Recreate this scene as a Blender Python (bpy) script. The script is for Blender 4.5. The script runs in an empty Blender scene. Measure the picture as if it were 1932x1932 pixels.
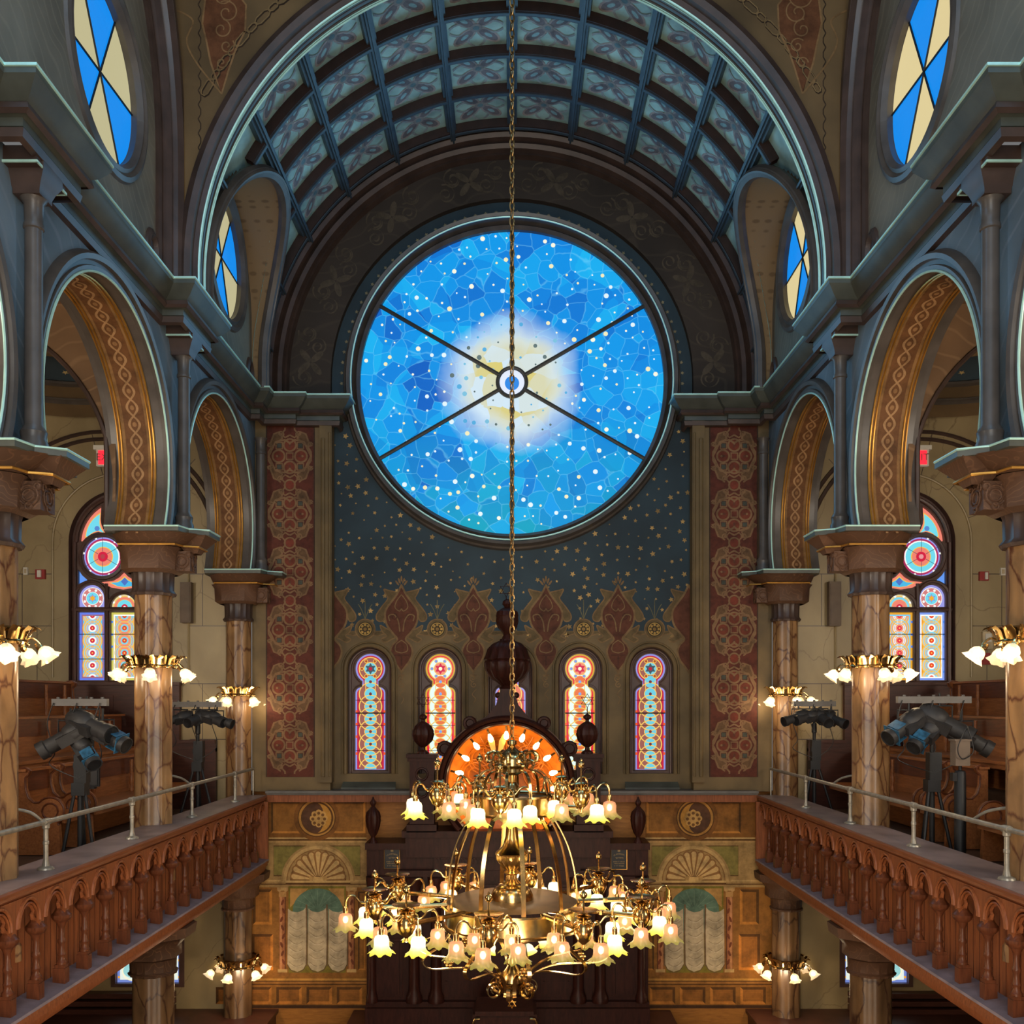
import bpy, bmesh, math, random
from mathutils import Vector, Matrix
from mathutils.geometry import tessellate_polygon
RNG = random.Random(11)
PI = math.pi
sc = bpy.context.scene
COL = sc.collection
EZ = 7.0            # eye height above the main floor
F, CX, CY = 1860.0, 966.0, 1326.0   # focal length and principal point measured in the photograph
def X(px, Y): return (px - CX) * Y / F
def Z(py, Y): return EZ - (py - CY) * Y / F
def lin(c):
    o = []
    for v in c[:3]:
        v = v / 255.0
        o.append(v / 12.92 if v <= 0.04045 else ((v + 0.055) / 1.055) ** 2.4)
    return (o[0], o[1], o[2], 1.0)
def cosd(a): return math.cos(math.radians(a))
def sind(a): return math.sin(math.radians(a))
def lerp(a, b, t): return a + (b - a) * t

# ------------------------------------------------------------------ mesh builder
class MB:
    def __init__(s):
        s.v = []; s.f = []
    def add(s, vs, fs):
        n = len(s.v)
        s.v += [tuple(v) for v in vs]
        s.f += [tuple(i + n for i in f) for f in fs]
        return s
    def merge(s, o, M=None):
        return s.add([(M @ Vector(v)) for v in o.v] if M else o.v, o.f)
    def mirror(s, k):
        if k < 0: s.v = [(-x, y, z) for x, y, z in s.v]
        return s
    def box(s, x0, x1, y0, y1, z0, z1):
        return s.add([(x0,y0,z0),(x1,y0,z0),(x1,y1,z0),(x0,y1,z0),(x0,y0,z1),(x1,y0,z1),(x1,y1,z1),(x0,y1,z1)],
                     [(0,3,2,1),(4,5,6,7),(0,1,5,4),(1,2,6,5),(2,3,7,6),(3,0,4,7)])
    def grid(s, rows, closed=False):
        n = len(rows[0]); vs = [p for r in rows for p in r]; fs = []
        for i in range(len(rows) - 1):
            for j in range(n if closed else n - 1):
                k = (j + 1) % n
                fs.append((i*n+j, i*n+k, (i+1)*n+k, (i+1)*n+j))
        return s.add(vs, fs)
    def lathe(s, prof, c=(0, 0, 0), n=20, lobes=0, amp=0.0, cap=True, M=None):
        rows = []
        for r, z in prof:
            rows.append([Vector((r*(1+amp*math.cos(lobes*2*PI*j/n))*math.cos(2*PI*j/n), r*(1+amp*math.cos(lobes*2*PI*j/n))*math.sin(2*PI*j/n), z)) for j in range(n)])
        o = MB(); o.grid(rows, True)
        if cap:
            o.f.append(tuple(range(n)))
            m = (len(rows)-1)*n
            o.f.append(tuple(m+j for j in range(n)))
        T = Matrix.Translation(c)
        return s.merge(o, T @ M if M else T)
    def tube(s, pts, r, n=8, closed=False, flat=None):
        pts = [Vector(p) for p in pts]; m = len(pts); rows = []
        nrm = None
        for i in range(m):
            a = pts[(i-1) % m] if (closed or i > 0) else pts[i]
            b = pts[(i+1) % m] if (closed or i < m-1) else pts[i]
            t = (b - a)
            t = t.normalized() if t.length > 1e-9 else Vector((0,0,1))
            if nrm is None:
                nrm = t.orthogonal().normalized()
                if flat is not None:
                    fv = Vector(flat); nrm = (fv - t*fv.dot(t)).normalized()
            else:
                nrm = (nrm - t*nrm.dot(t))
                nrm = nrm.normalized() if nrm.length > 1e-6 else t.orthogonal().normalized()
            bn = t.cross(nrm)
            rr = r[i] if isinstance(r, (list, tuple)) else r
            ra, rb = rr if isinstance(rr, tuple) else (rr, rr)
            rows.append([pts[i] + nrm*(ra*math.cos(2*PI*j/n)) + bn*(rb*math.sin(2*PI*j/n)) for j in range(n)])
        if closed: rows.append(rows[0])
        k0 = len(s.v); s.grid(rows, True)
        if not closed:
            s.f.append(tuple(k0+j for j in range(n))); e = k0+(len(rows)-1)*n
            s.f.append(tuple(e+j for j in range(n)))
        return s
    def strap(s, pts, w, t, side):
        # flat strip of width w along vector `side`, thickness t
        pts = [Vector(p) for p in pts]; sd = Vector(side).normalized(); rows = []
        for i, p in enumerate(pts):
            d = (pts[min(i+1, len(pts)-1)] - pts[max(i-1, 0)]).normalized()
            nn = d.cross(sd).normalized()
            rows.append([p+sd*w/2+nn*t/2, p-sd*w/2+nn*t/2, p-sd*w/2-nn*t/2, p+sd*w/2-nn*t/2])
        k0 = len(s.v); s.grid(rows, True)
        s.f.append((k0, k0+1, k0+2, k0+3)); e = k0+(len(rows)-1)*4; s.f.append((e, e+1, e+2, e+3))
        return s
    def plate(s, loops, m):
        vs = [[Vector((p[0], p[1], 0)) for p in lp] for lp in loops]
        tris = tessellate_polygon(vs)
        flat = [p for lp in loops for p in lp]
        return s.add([m(*p) for p in flat], [tuple(t) for t in tris])
    def strip(s, loop, m0, m1, closed=True):
        return s.grid([[m0(*p) for p in loop], [m1(*p) for p in loop]], closed)
    def prism(s, loops, m0, m1):
        s.plate(loops, m0); s.plate(loops, m1)
        for lp in loops: s.strip(lp, m0, m1)
        return s
    def sweep(s, path, prof):
        m = len(path); nr = []
        for i in range(m-1):
            dx, dy = path[i+1][0]-path[i][0], path[i+1][1]-path[i][1]; L = math.hypot(dx, dy)
            nr.append((-dy/L, dx/L))
        rows = []
        for i in range(m):
            if i == 0: nx, ny = nr[0]
            elif i == m-1: nx, ny = nr[-1]
            else:
                a, b = nr[i-1], nr[i]; d = 1 + a[0]*b[0] + a[1]*b[1]
                nx, ny = (a[0]+b[0])/d, (a[1]+b[1])/d
            rows.append([(path[i][0]+nx*d_, path[i][1]+ny*d_, z) for d_, z in prof])
        s.grid(rows)
        n = len(prof); k = len(s.v) - m*n
        s.f.append(tuple(k+j for j in range(n))); s.f.append(tuple(k+(m-1)*n+j for j in range(n)))
        return s
    def arcsweep(s, prof, fn, a0, a1, n=48):
        return s.grid([[fn(r, lerp(a0, a1, i/n), d) for r, d in prof] for i in range(n+1)])
    def sphere(s, c, r, n=12, m=8, sz=1.0):
        prof = [(max(r*math.sin(PI*i/m), 1e-4), -r*sz*math.cos(PI*i/m)) for i in range(m+1)]
        return s.lathe(prof, c, n, cap=False)
    def mesh(s, name, sharp=38):
        me = bpy.data.meshes.new(name)
        me.from_pydata(s.v, [], s.f)
        bm = bmesh.new(); bm.from_mesh(me)
        bmesh.ops.recalc_face_normals(bm, faces=bm.faces)
        bm.to_mesh(me); bm.free()
        if sharp:
            me.polygons.foreach_set('use_smooth', [True]*len(me.polygons))
            me.set_sharp_from_angle(angle=math.radians(sharp))
        return me
    def obj(s, name, mat, parent=None, world=True, sharp=38, loc=None):
        if parent is not None and world:
            w = wloc(parent)
            s.v = [(x-w[0], y-w[1], z-w[2]) for x, y, z in s.v]
        me = s.mesh(name, sharp)
        me.materials.append(mat)
        return link(name, me, parent, loc)
def wloc(o):
    w = Vector((0, 0, 0))
    while o is not None:
        w += Vector(o.location); o = o.parent
    return w
def link(name, data, parent=None, loc=None):
    o = bpy.data.objects.new(name, data); COL.objects.link(o)
    if parent is not None: o.parent = parent
    if loc is not None: o.location = loc
    return o
def tag(o, label=None, cat=None, group=None, kind=None):
    if label: o['label'] = label
    if cat: o['category'] = cat
    if group: o['group'] = group
    if kind: o['kind'] = kind
    return o
def thing(name, label, cat, loc=(0, 0, 0), group=None, kind=None):
    return tag(link(name, None, None, loc), label, cat, group, kind)
def struct(o, label, cat): return tag(o, label, cat, kind='structure')
def copy_tree(o, parent=None):
    c = o.copy(); COL.objects.link(c); c.parent = parent
    for ch in list(o.children): copy_tree(ch, c)
    return c

# ------------------------------------------------------------------ flat painted / leaded work
class Paint:
    def __init__(s, m):
        s.m = m; s.v = []; s.f = []; s.c = []; s.k = 0
    def poly(s, pts, col, lay=1):
        n = len(s.v); s.k = (s.k+1) % 24; lay += s.k*0.025; s.v += [s.m(u, v, lay) for u, v in pts]
        s.f.append(tuple(range(n, n+len(pts)))); s.c.append(lin(col))
    def rect(s, x0, y0, x1, y1, col, lay=1): s.poly([(x0,y0),(x1,y0),(x1,y1),(x0,y1)], col, lay)
    def disc(s, x, y, r, col, lay=1, n=24, ry=None):
        ry = ry or r; s.poly([(x+r*math.cos(2*PI*i/n), y+ry*math.sin(2*PI*i/n)) for i in range(n)], col, lay)
    def ell(s, x, y, a, b, rot, col, lay=1, n=16):
        c, q = cosd(rot), sind(rot)
        s.poly([(x+a*math.cos(t)*c-b*math.sin(t)*q, y+a*math.cos(t)*q+b*math.sin(t)*c) for t in [2*PI*i/n for i in range(n)]], col, lay)
    def star(s, x, y, r, col, lay=1, n=5, k=0.45, rot=None):
        rot = -90 if rot is None else rot
        s.poly([(x+(r if i % 2 == 0 else r*k)*cosd(rot+180.0*i/n), y+(r if i % 2 == 0 else r*k)*sind(rot+180.0*i/n)) for i in range(2*n)], col, lay)
    def stroke(s, pts, w, col, lay=1, closed=False):
        m = len(pts); L = []; Rr = []
        for i in range(m):
            a = pts[(i-1) % m] if (closed or i > 0) else pts[i]
            b = pts[(i+1) % m] if (closed or i < m-1) else pts[i]
            dx, dy = b[0]-a[0], b[1]-a[1]; d = math.hypot(dx, dy) or 1
            nx, ny = -dy/d*w/2, dx/d*w/2
            L.append((pts[i][0]+nx, pts[i][1]+ny)); Rr.append((pts[i][0]-nx, pts[i][1]-ny))
        for i in range(m if closed else m-1):
            j = (i+1) % m
            s.poly([L[i], L[j], Rr[j], Rr[i]], col, lay)
    def arc(s, x, y, r, a0, a1, w, col, lay=1, n=20, ry=None):
        ry = ry or r
        s.stroke([(x+r*cosd(lerp(a0,a1,i/n)), y+ry*sind(lerp(a0,a1,i/n))) for i in range(n+1)], w, col, lay)
    def ring(s, x, y, r, w, col, lay=1, n=28, ry=None):
        ry = ry or r
        s.stroke([(x+r*math.cos(2*PI*i/n), y+ry*math.sin(2*PI*i/n)) for i in range(n)], w, col, lay, True)
    def spiral(s, x, y, r, a0, turns, w, col, lay=1, sgn=1):
        n = int(22*turns)
        s.stroke([(x+r*(1-0.85*i/n)*cosd(a0+sgn*360*turns*i/n), y+r*(1-0.85*i/n)*sind(a0+sgn*360*turns*i/n)) for i in range(n+1)], w, col, lay)
    def obj(s, name, mat, parent=None):
        w = wloc(parent) if parent is not None else Vector((0,0,0))
        me = bpy.data.meshes.new(name)
        me.from_pydata([tuple(Vector(v)-w) for v in s.v], [], s.f)
        at = me.color_attributes.new('Col', 'FLOAT_COLOR', 'CORNER')
        buf = []
        for f, c in zip(s.f, s.c): buf += list(c)*len(f)
        at.data.foreach_set('color', buf)
        me.materials.append(mat)
        return link(name, me, parent)
def catmull(pts, n=8):
    P = [pts[0]] + list(pts) + [pts[-1]]; out = []
    for i in range(1, len(P)-2):
        p0, p1, p2, p3 = [Vector(q) for q in P[i-1:i+3]]
        for k in range(n):
            t = k/n
            out.append(tuple(0.5*((2*p1)+(p2-p0)*t+(2*p0-5*p1+4*p2-p3)*t*t+(3*p1-p0-3*p2+p3)*t**3)))
    out.append(tuple(P[-2])); return out

# ------------------------------------------------------------------ materials
def mk(name):
    m = bpy.data.materials.new(name); m.use_nodes = True
    return m, m.node_tree, m.node_tree.nodes['Principled BSDF']
def N(nt, t, **kw):
    n = nt.nodes.new('ShaderNode' + t)
    for k, v in kw.items():
        if k.startswith('i_'): n.inputs[k[2:].replace('_', ' ')].default_value = v
        else: setattr(n, k, v)
    return n
def L(nt, a, b): nt.links.new(a, b)
def coords(nt, scale=(1,1,1), gen=False):
    tc = N(nt, 'TexCoord'); mp = N(nt, 'Mapping'); mp.inputs['Scale'].default_value = scale
    if gen: L(nt, tc.outputs['Object'], mp.inputs['Vector'])
    else:
        g = N(nt, 'NewGeometry'); L(nt, g.outputs['Position'], mp.inputs['Vector'])
    return mp.outputs['Vector']
def ramp(nt, fac, stops):
    r = N(nt, 'ValToRGB'); e = r.color_ramp.elements
    while len(e) < len(stops): e.new(0.5)
    for i, (p, c) in enumerate(stops): e[i].position = p; e[i].color = lin(c)
    L(nt, fac, r.inputs['Fac']); return r.outputs['Color']
def mix(nt, fac, a, b, blend='MIX'):
    m = N(nt, 'Mix', data_type='RGBA', blend_type=blend)
    for sock, v in ((m.inputs[0], fac), (m.inputs[6], a), (m.inputs[7], b)):
        if hasattr(v, 'is_linked') or hasattr(v, 'links'): L(nt, v, sock)
        else: sock.default_value = v
    return m.outputs[2]
def bump(nt, h, b, st=0.3, dist=0.01):
    n = N(nt, 'Bump', i_Strength=st, i_Distance=dist); L(nt, h, n.inputs['Height']); L(nt, n.outputs['Normal'], b.inputs['Normal'])
def plain(name, c, rough=0.6, metal=0.0, emis=None, es=0.0, var=0.12, vs=6.0):
    m, nt, b = mk(name)
    b.inputs['Roughness'].default_value = rough; b.inputs['Metallic'].default_value = metal
    if var:
        nz = N(nt, 'TexNoise', i_Scale=vs, i_Detail=4.0); L(nt, coords(nt), nz.inputs['Vector'])
        col = ramp(nt, nz.outputs['Fac'], [(0.3, [v*(1-var) for v in c]), (0.7, [min(255, v*(1+var)) for v in c])])
        L(nt, col, b.inputs['Base Color'])
    else: b.inputs['Base Color'].default_value = lin(c)
    if emis: b.inputs['Emission Color'].default_value = lin(emis); b.inputs['Emission Strength'].default_value = es
    return m
def wood(name, c1, c2, scale=(3,3,3), rough=0.45, spec=0.3):
    m, nt, b = mk(name); b.inputs['Roughness'].default_value = rough; b.inputs['Specular IOR Level'].default_value = spec
    v = coords(nt, scale)
    nz = N(nt, 'TexNoise', i_Scale=4.0, i_Detail=6.0, i_Roughness=0.65, i_Distortion=0.6); L(nt, v, nz.inputs['Vector'])
    col = ramp(nt, nz.outputs['Fac'], [(0.28, c1), (0.72, c2)]); L(nt, col, b.inputs['Base Color'])
    bump(nt, nz.outputs['Fac'], b, 0.15, 0.004); return m
def marble(name, c1, c2, vein, scale=(2.2,2.2,0.9), rough=0.3, sharp=0.045, vs=1.3):
    m, nt, b = mk(name); b.inputs['Roughness'].default_value = rough
    v = coords(nt, scale)
    nz = N(nt, 'TexNoise', i_Scale=1.7, i_Detail=5.0, i_Distortion=0.5); L(nt, v, nz.inputs['Vector'])
    wv = mix(nt, 0.45, v, nz.outputs['Color'], 'ADD')
    vo = N(nt, 'TexVoronoi', feature='DISTANCE_TO_EDGE', i_Scale=vs); L(nt, wv, vo.inputs['Vector'])
    base = ramp(nt, nz.outputs['Fac'], [(0.3, c1), (0.7, c2)])
    k = ramp(nt, vo.outputs['Distance'], [(0.0, (255,255,255)), (sharp, (0,0,0))])
    L(nt, mix(nt, k, base, lin(vein)), b.inputs['Base Color']); return m
def stencil(name, base, hi, scale=1.6, amt=0.6, rough=0.7, mott=0.18, bandw=0.1, sc3=(1,1,1)):
    # plaster with faint painted scroll lines
    m, nt, b = mk(name); b.inputs['Roughness'].default_value = rough; b.inputs['Specular IOR Level'].default_value = 0.25
    v = coords(nt, sc3)
    wv = N(nt, 'TexWave', wave_type='RINGS', rings_direction='SPHERICAL', i_Scale=scale, i_Distortion=9.0, i_Detail=1.0, i_Detail_Scale=0.9)
    L(nt, v, wv.inputs['Vector'])
    k = ramp(nt, wv.outputs['Fac'], [(0.0, (255,255,255)), (bandw, (0,0,0))])
    nz = N(nt, 'TexNoise', i_Scale=0.8, i_Detail=5.0); L(nt, v, nz.inputs['Vector'])
    bc = ramp(nt, nz.outputs['Fac'], [(0.3, [q*(1-mott) for q in base]), (0.7, [q*(1+mott) for q in base])])
    fac = N(nt, 'Math', operation='MULTIPLY'); L(nt, k, fac.inputs[0]); fac.inputs[1].default_value = amt
    L(nt, mix(nt, fac.outputs[0], bc, lin(hi)), b.inputs['Base Color']); return m
def dots(name, base, spot):
    m, nt, b = mk(name); b.inputs['Roughness'].default_value = 0.7; b.inputs['Specular IOR Level'].default_value = 0.2
    vo = N(nt, 'TexVoronoi', i_Scale=9.0, i_Randomness=0.12); L(nt, coords(nt, (0.55,1,1)), vo.inputs['Vector'])
    k = ramp(nt, vo.outputs['Distance'], [(0.22, (255,255,255)), (0.34, (0,0,0))])
    f = N(nt, 'Math', operation='MULTIPLY'); L(nt, k, f.inputs[0]); f.inputs[1].default_value = 0.6
    L(nt, mix(nt, f.outputs[0], lin(base), lin(spot)), b.inputs['Base Color']); return m
def attr_mat(name, emit=0.0, rough=0.6, var=0.0):
    m, nt, b = mk(name); b.inputs['Roughness'].default_value = rough
    b.inputs['Specular IOR Level'].default_value = 0.2
    a = N(nt, 'Attribute', attribute_name='Col'); c = a.outputs['Color']
    if var:
        nz = N(nt, 'TexNoise', i_Scale=5.0, i_Detail=6.0, i_Roughness=0.7); L(nt, coords(nt), nz.inputs['Vector'])
        g = ramp(nt, nz.outputs['Fac'], [(0.25, [255*(1-var)]*3), (0.6, (255,255,255))])
        c = mix(nt, 1.0, c, g, 'MULTIPLY')
    L(nt, c, b.inputs['Base Color'])
    if emit: nt.links.remove(b.inputs['Base Color'].links[0]); b.inputs['Base Color'].default_value = (.03,.03,.03,1); L(nt, c, b.inputs['Emission Color']); b.inputs['Emission Strength'].default_value = emit; b.inputs['Roughness'].default_value = 0.15
    return m
M = {}
M['spandrel'] = stencil('painted plaster spandrel', (98,112,122), (132,140,150), 1.3, 0.35, bandw=0.12)
M['upper'] = stencil('painted plaster upper wall', (112,104,90), (146,136,114), 2.2, 0.3, bandw=0.14)
M['brownwall'] = stencil('umber stencilled plaster', (58,49,42), (86,74,60), 1.6, 0.25)
M['pendent'] = stencil('golden brown plaster', (104,82,54), (132,104,66), 0.5, 0.1)
M['olive'] = plain('olive brown plaster', (104,84,52), 0.7, var=0.15, vs=2)
M['aislebrown'] = stencil('brown stencilled aisle vault', (116,88,62), (150,118,86), 1.8, 0.4)
M['blue'] = plain('deep blue plaster', (35,52,60), 0.7, var=0.2, vs=1.0)
M['cornice'] = plain('grey green cornice paint', (72,74,66), 0.42, var=0.15, vs=3)
M['mould'] = plain('umber moulding paint', (70,54,47), 0.4, var=0.15, vs=4)
M['mould2'] = plain('slate brown moulding paint', (82,74,68), 0.38, var=0.12, vs=4)
M['coffer'] = plain('teal coffer paint', (158,192,186), 0.55, var=0.16, vs=3)
M['rib'] = plain('slate blue rib paint', (62,76,88), 0.45, var=0.1)
M['ribdark'] = plain('dark umber coffer side', (50,32,27), 0.6, var=0.15)
M['mint'] = plain('teal-lit gilt bead', (196,238,222), 0.3, 0.25, var=0.05)  # teal window light on the gilding is put into this base colour
M['gold'] = plain('gilding', (205,150,70), 0.32, 0.75, var=0.1)
M['brass'] = plain('polished brass', (206,170,112), 0.2, 1.0, var=0.08, vs=12)
M['brassdk'] = plain('aged brass', (150,116,70), 0.3, 0.9, var=0.12)
M['dish'] = plain('tarnished brass dish', (104,80,54), 0.45, 0.3, var=0.1)
M['marble'] = marble('tan scagliola marble', (102,75,50), (160,120,78), (80,42,26), (2.6,2.6,1.1), 0.32, 0.06, 2.0)
M['marbledk'] = marble('dark scagliola marble', (86,62,42), (124,92,60), (58,34,24), (2.4,2.4,1.0), 0.28, 0.05, 1.6)
M['capital'] = stencil('carved umber capital', (88,62,46), (122,88,64), 9.0, 0.45, 0.55)
M['wallmarble'] = marble('cream marbled wall', (140,121,86), (168,148,108), (130,110,78), (0.8,0.8,0.6), 0.45, 0.006, 0.9)
M['oak'] = wood('oiled oak', (108,58,32), (156,90,52), (9,9,0.9))
M['oakrail'] = wood('oak cap rail', (110,62,38), (146,86,54), (9,0.8,9), 0.35)
M['oakdk'] = wood('dark turned oak', (78,42,26), (112,62,38), (8,8,1.2), 0.35)
M['dust'] = plain('dusty ledge paint', (128,112,116), 0.6, var=0.1)
M['captop'] = plain('worn cap top', (122,104,102), 0.4, var=0.14, vs=3)
M['pew'] = wood('pew oak', (124,72,40), (172,108,62), (8,0.8,8), 0.4)
M['pewdk'] = wood('dark pew oak', (80,42,26), (120,66,40), (8,0.8,8), 0.35)
M['wains'] = wood('dark wainscot', (58,32,25), (84,48,38), (0.9,0.9,8), 0.4)
M['ark'] = wood('dark mahogany', (36,16,12), (64,31,23), (5,5,1), 0.4, 0.16)
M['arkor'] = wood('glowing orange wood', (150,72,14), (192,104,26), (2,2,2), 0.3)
M['goldwood'] = wood('grained ochre paint', (132,82,30), (172,112,48), (1.2,1.2,8), 0.5)
M['pipe'] = plain('grey painted pipe', (142,136,124), 0.35, 0.4, var=0.12, vs=14)
M['black'] = plain('matte black metal', (28,28,30), 0.5, 0.2, var=0.2)
M['charcoal'] = plain('charcoal lamp housing', (52,50,50), 0.55, 0.1, var=0.15)
M['alu'] = plain('dull aluminium bar', (96,91,87), 0.5, 0.2, var=0.08)
M['gel'] = plain('blue gel sheet', (48,92,122), 0.35, 0.0, var=0.25, vs=20)
M['white'] = plain('white plastic', (214,208,196), 0.45, var=0.04)
M['spk'] = plain('taupe speaker cloth', (112,96,82), 0.7, var=0.06)
M['redp'] = plain('red plastic', (150,34,34), 0.4, var=0.05)
M['exit'] = plain('lit red sign face', (230,30,40), 0.4, emis=(255,30,50), es=1.6, var=0)
M['lun'] = dots('stencilled lunette plaster', (136,112,82), (92,72,50))
M['letter'] = plain('pale sign lettering', (120,90,90), 0.5, var=0)
M['floor'] = wood('gallery floorboards', (84,62,48), (112,84,66), (8,0.8,8), 0.5)
M['paint'] = attr_mat('wall painting', 0.0, 0.65, 0.35)
M['glass'] = attr_mat('leaded stained glass', 1.0)  # panes emit by themselves, standing in for daylight behind them
M['glassbr'] = attr_mat('bright leaded glass', 1.05)  # same painted-in daylight glow, slightly stronger
M['lead'] = plain('lead came', (30,32,36), 0.5, 0.3, var=0.1)
M['ironrib'] = plain('umber iron rib', (64,62,58), 0.45, 0.2, var=0.1)
M['winframe'] = plain('umber window timber', (84,58,50), 0.45, var=0.1)
M['bulb'] = plain('lit bulb', (255,240,210), 0.4, emis=(255,226,170), es=22.0, var=0)
M['bulbdim'] = plain('dim bulb', (255,230,190), 0.4, emis=(255,206,140), es=9.0, var=0)
def shade_mat(name, top, rim, e, tr):
    m, nt, b = mk(name)
    tc = N(nt, 'TexCoord'); sx = N(nt, 'SeparateXYZ'); L(nt, tc.outputs['Generated'], sx.inputs[0])
    c = ramp(nt, sx.outputs['Z'], [(0.0, rim), (0.28, [lerp(a, q, .5) for a, q in zip(rim, top)]), (0.55, top)])
    L(nt, c, b.inputs['Base Color']); b.inputs['Roughness'].default_value = 0.3
    L(nt, c, b.inputs['Emission Color']); b.inputs['Emission Strength'].default_value = e
    tp = N(nt, 'BsdfTransparent'); ms = N(nt, 'MixShader'); ms.inputs[0].default_value = tr
    L(nt, b.outputs[0], ms.inputs[1]); L(nt, tp.outputs[0], ms.inputs[2])
    L(nt, ms.outputs[0], nt.nodes['Material Output'].inputs['Surface']); return m
M['shadelit'] = shade_mat('lit tulip glass', (255,240,200), (206,190,40), 1.25, 0.2)
M['shadedim'] = shade_mat('pink tulip glass', (236,180,140), (196,190,84), 0.16, 0.3)
M['tulip'] = shade_mat('clear tulip glass', (255,232,190), (255,214,160), 0.8, 0.35)
M['cream'] = plain('cream plaster', (196,176,140), 0.6, var=0.1)
M['cloth'] = plain('painted drapery', (186,166,134), 0.8, var=0.06)
def starglass():
    # mottled blue mosaic glass, paling to cream at the middle
    m, nt, b = mk('blue mosaic glass')
    tc = N(nt, 'TexCoord'); v = tc.outputs['Object']
    nz = N(nt, 'TexNoise', i_Scale=1.3, i_Detail=4.0); L(nt, v, nz.inputs['Vector'])
    wv = mix(nt, 0.25, v, nz.outputs['Color'], 'ADD')
    vo = N(nt, 'TexVoronoi', i_Scale=3.6); L(nt, wv, vo.inputs['Vector'])
    sp = N(nt, 'SeparateColor'); L(nt, vo.outputs['Color'], sp.inputs[0])
    vo2 = N(nt, 'TexVoronoi', i_Scale=1.3); L(nt, wv, vo2.inputs['Vector'])
    sp2 = N(nt, 'SeparateColor'); L(nt, vo2.outputs['Color'], sp2.inputs[0])
    ad = N(nt, 'Math', operation='MULTIPLY_ADD'); L(nt, sp.outputs[0], ad.inputs[0]); ad.inputs[1].default_value = 0.6
    h2 = N(nt, 'Math', operation='MULTIPLY'); L(nt, sp2.outputs[1], h2.inputs[0]); h2.inputs[1].default_value = 0.4
    L(nt, h2.outputs[0], ad.inputs[2])
    c = ramp(nt, ad.outputs[0], [(0.05, (0,88,186)), (0.3, (0,122,212)), (0.6, (0,146,226)), (0.95, (22,178,236))])
    sz = N(nt, 'SeparateXYZ'); L(nt, v, sz.inputs[0])
    low = N(nt, 'MapRange'); L(nt, sz.outputs['Z'], low.inputs[0]); low.inputs[1].default_value = -0.4; low.inputs[2].default_value = -2.4
    lw = N(nt, 'Math', operation='MULTIPLY'); L(nt, low.outputs[0], lw.inputs[0]); L(nt, sp.outputs[2], lw.inputs[1])
    c = mix(nt, lw.outputs[0], c, lin((0,158,186)))
    ed = N(nt, 'TexVoronoi', feature='DISTANCE_TO_EDGE', i_Scale=3.6); L(nt, wv, ed.inputs['Vector'])
    k = ramp(nt, ed.outputs['Distance'], [(0.0, (150,150,150)), (0.035, (0,0,0))])
    c = mix(nt, k, c, lin((130,222,250)))
    ln = N(nt, 'VectorMath', operation='LENGTH'); L(nt, v, ln.inputs[0])
    na = N(nt, 'Math', operation='MULTIPLY_ADD'); L(nt, nz.outputs['Fac'], na.inputs[0]); na.inputs[1].default_value = 0.5; L(nt, ln.outputs['Value'], na.inputs[2])
    r1 = N(nt, 'MapRange'); L(nt, na.outputs[0], r1.inputs[0]); r1.inputs[1].default_value = 1.48; r1.inputs[2].default_value = 0.98
    c = mix(nt, r1.outputs[0], c, lin((206,226,240)))
    r2 = N(nt, 'MapRange'); L(nt, na.outputs[0], r2.inputs[0]); r2.inputs[1].default_value = 1.2; r2.inputs[2].default_value = 0.8
    y2 = N(nt, 'Math', operation='MULTIPLY'); L(nt, r2.outputs[0], y2.inputs[0]); L(nt, sp.outputs[1], y2.inputs[1])
    c = mix(nt, y2.outputs[0], c, lin((214,198,104)))
    b.inputs['Base Color'].default_value = (.02,.05,.08,1); L(nt, c, b.inputs['Emission Color']); b.inputs['Emission Strength'].default_value = 1.05  # emission stands in for daylight coming through the glass
    b.inputs['Roughness'].default_value = 0.5; b.inputs['Specular IOR Level'].default_value = 0.1
    return m
M['starglass'] = starglass()
# ================================================================== ROOM SHELL
YB = 16.3                     # end wall plane
W0, W1 = 4.2, 4.82            # arcade wall faces
BAYS = [6.46, 10.3, 14.15]    # arch centres along the nave
AR, AH, SP = 1.6, 2.77, 2.08  # arch radius, centre height and springing (above the eye)
side_name = {1: 'right', -1: 'left'}
HALF = math.sqrt(AR**2-(AH-SP)**2)
A_SP = math.degrees(math.atan2(SP-AH, HALF))
def arch_pts(yc, r=AR, n=40, hc=AH, sp=SP):
    a0 = math.degrees(math.asin(max(-1, (sp-hc)/r)))
    return [(yc-r*cosd(lerp(a0, 180-a0, i/n)), hc+r*sind(lerp(a0, 180-a0, i/n))) for i in range(n+1)]
CORN = [(0,4.58),(0.05,4.60),(0.05,4.67),(0.10,4.69),(0.10,4.75),(0.17,4.80),(0.23,4.88),(0.25,4.90),(0.25,4.965),(0,4.965)]
walls = {}
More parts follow.
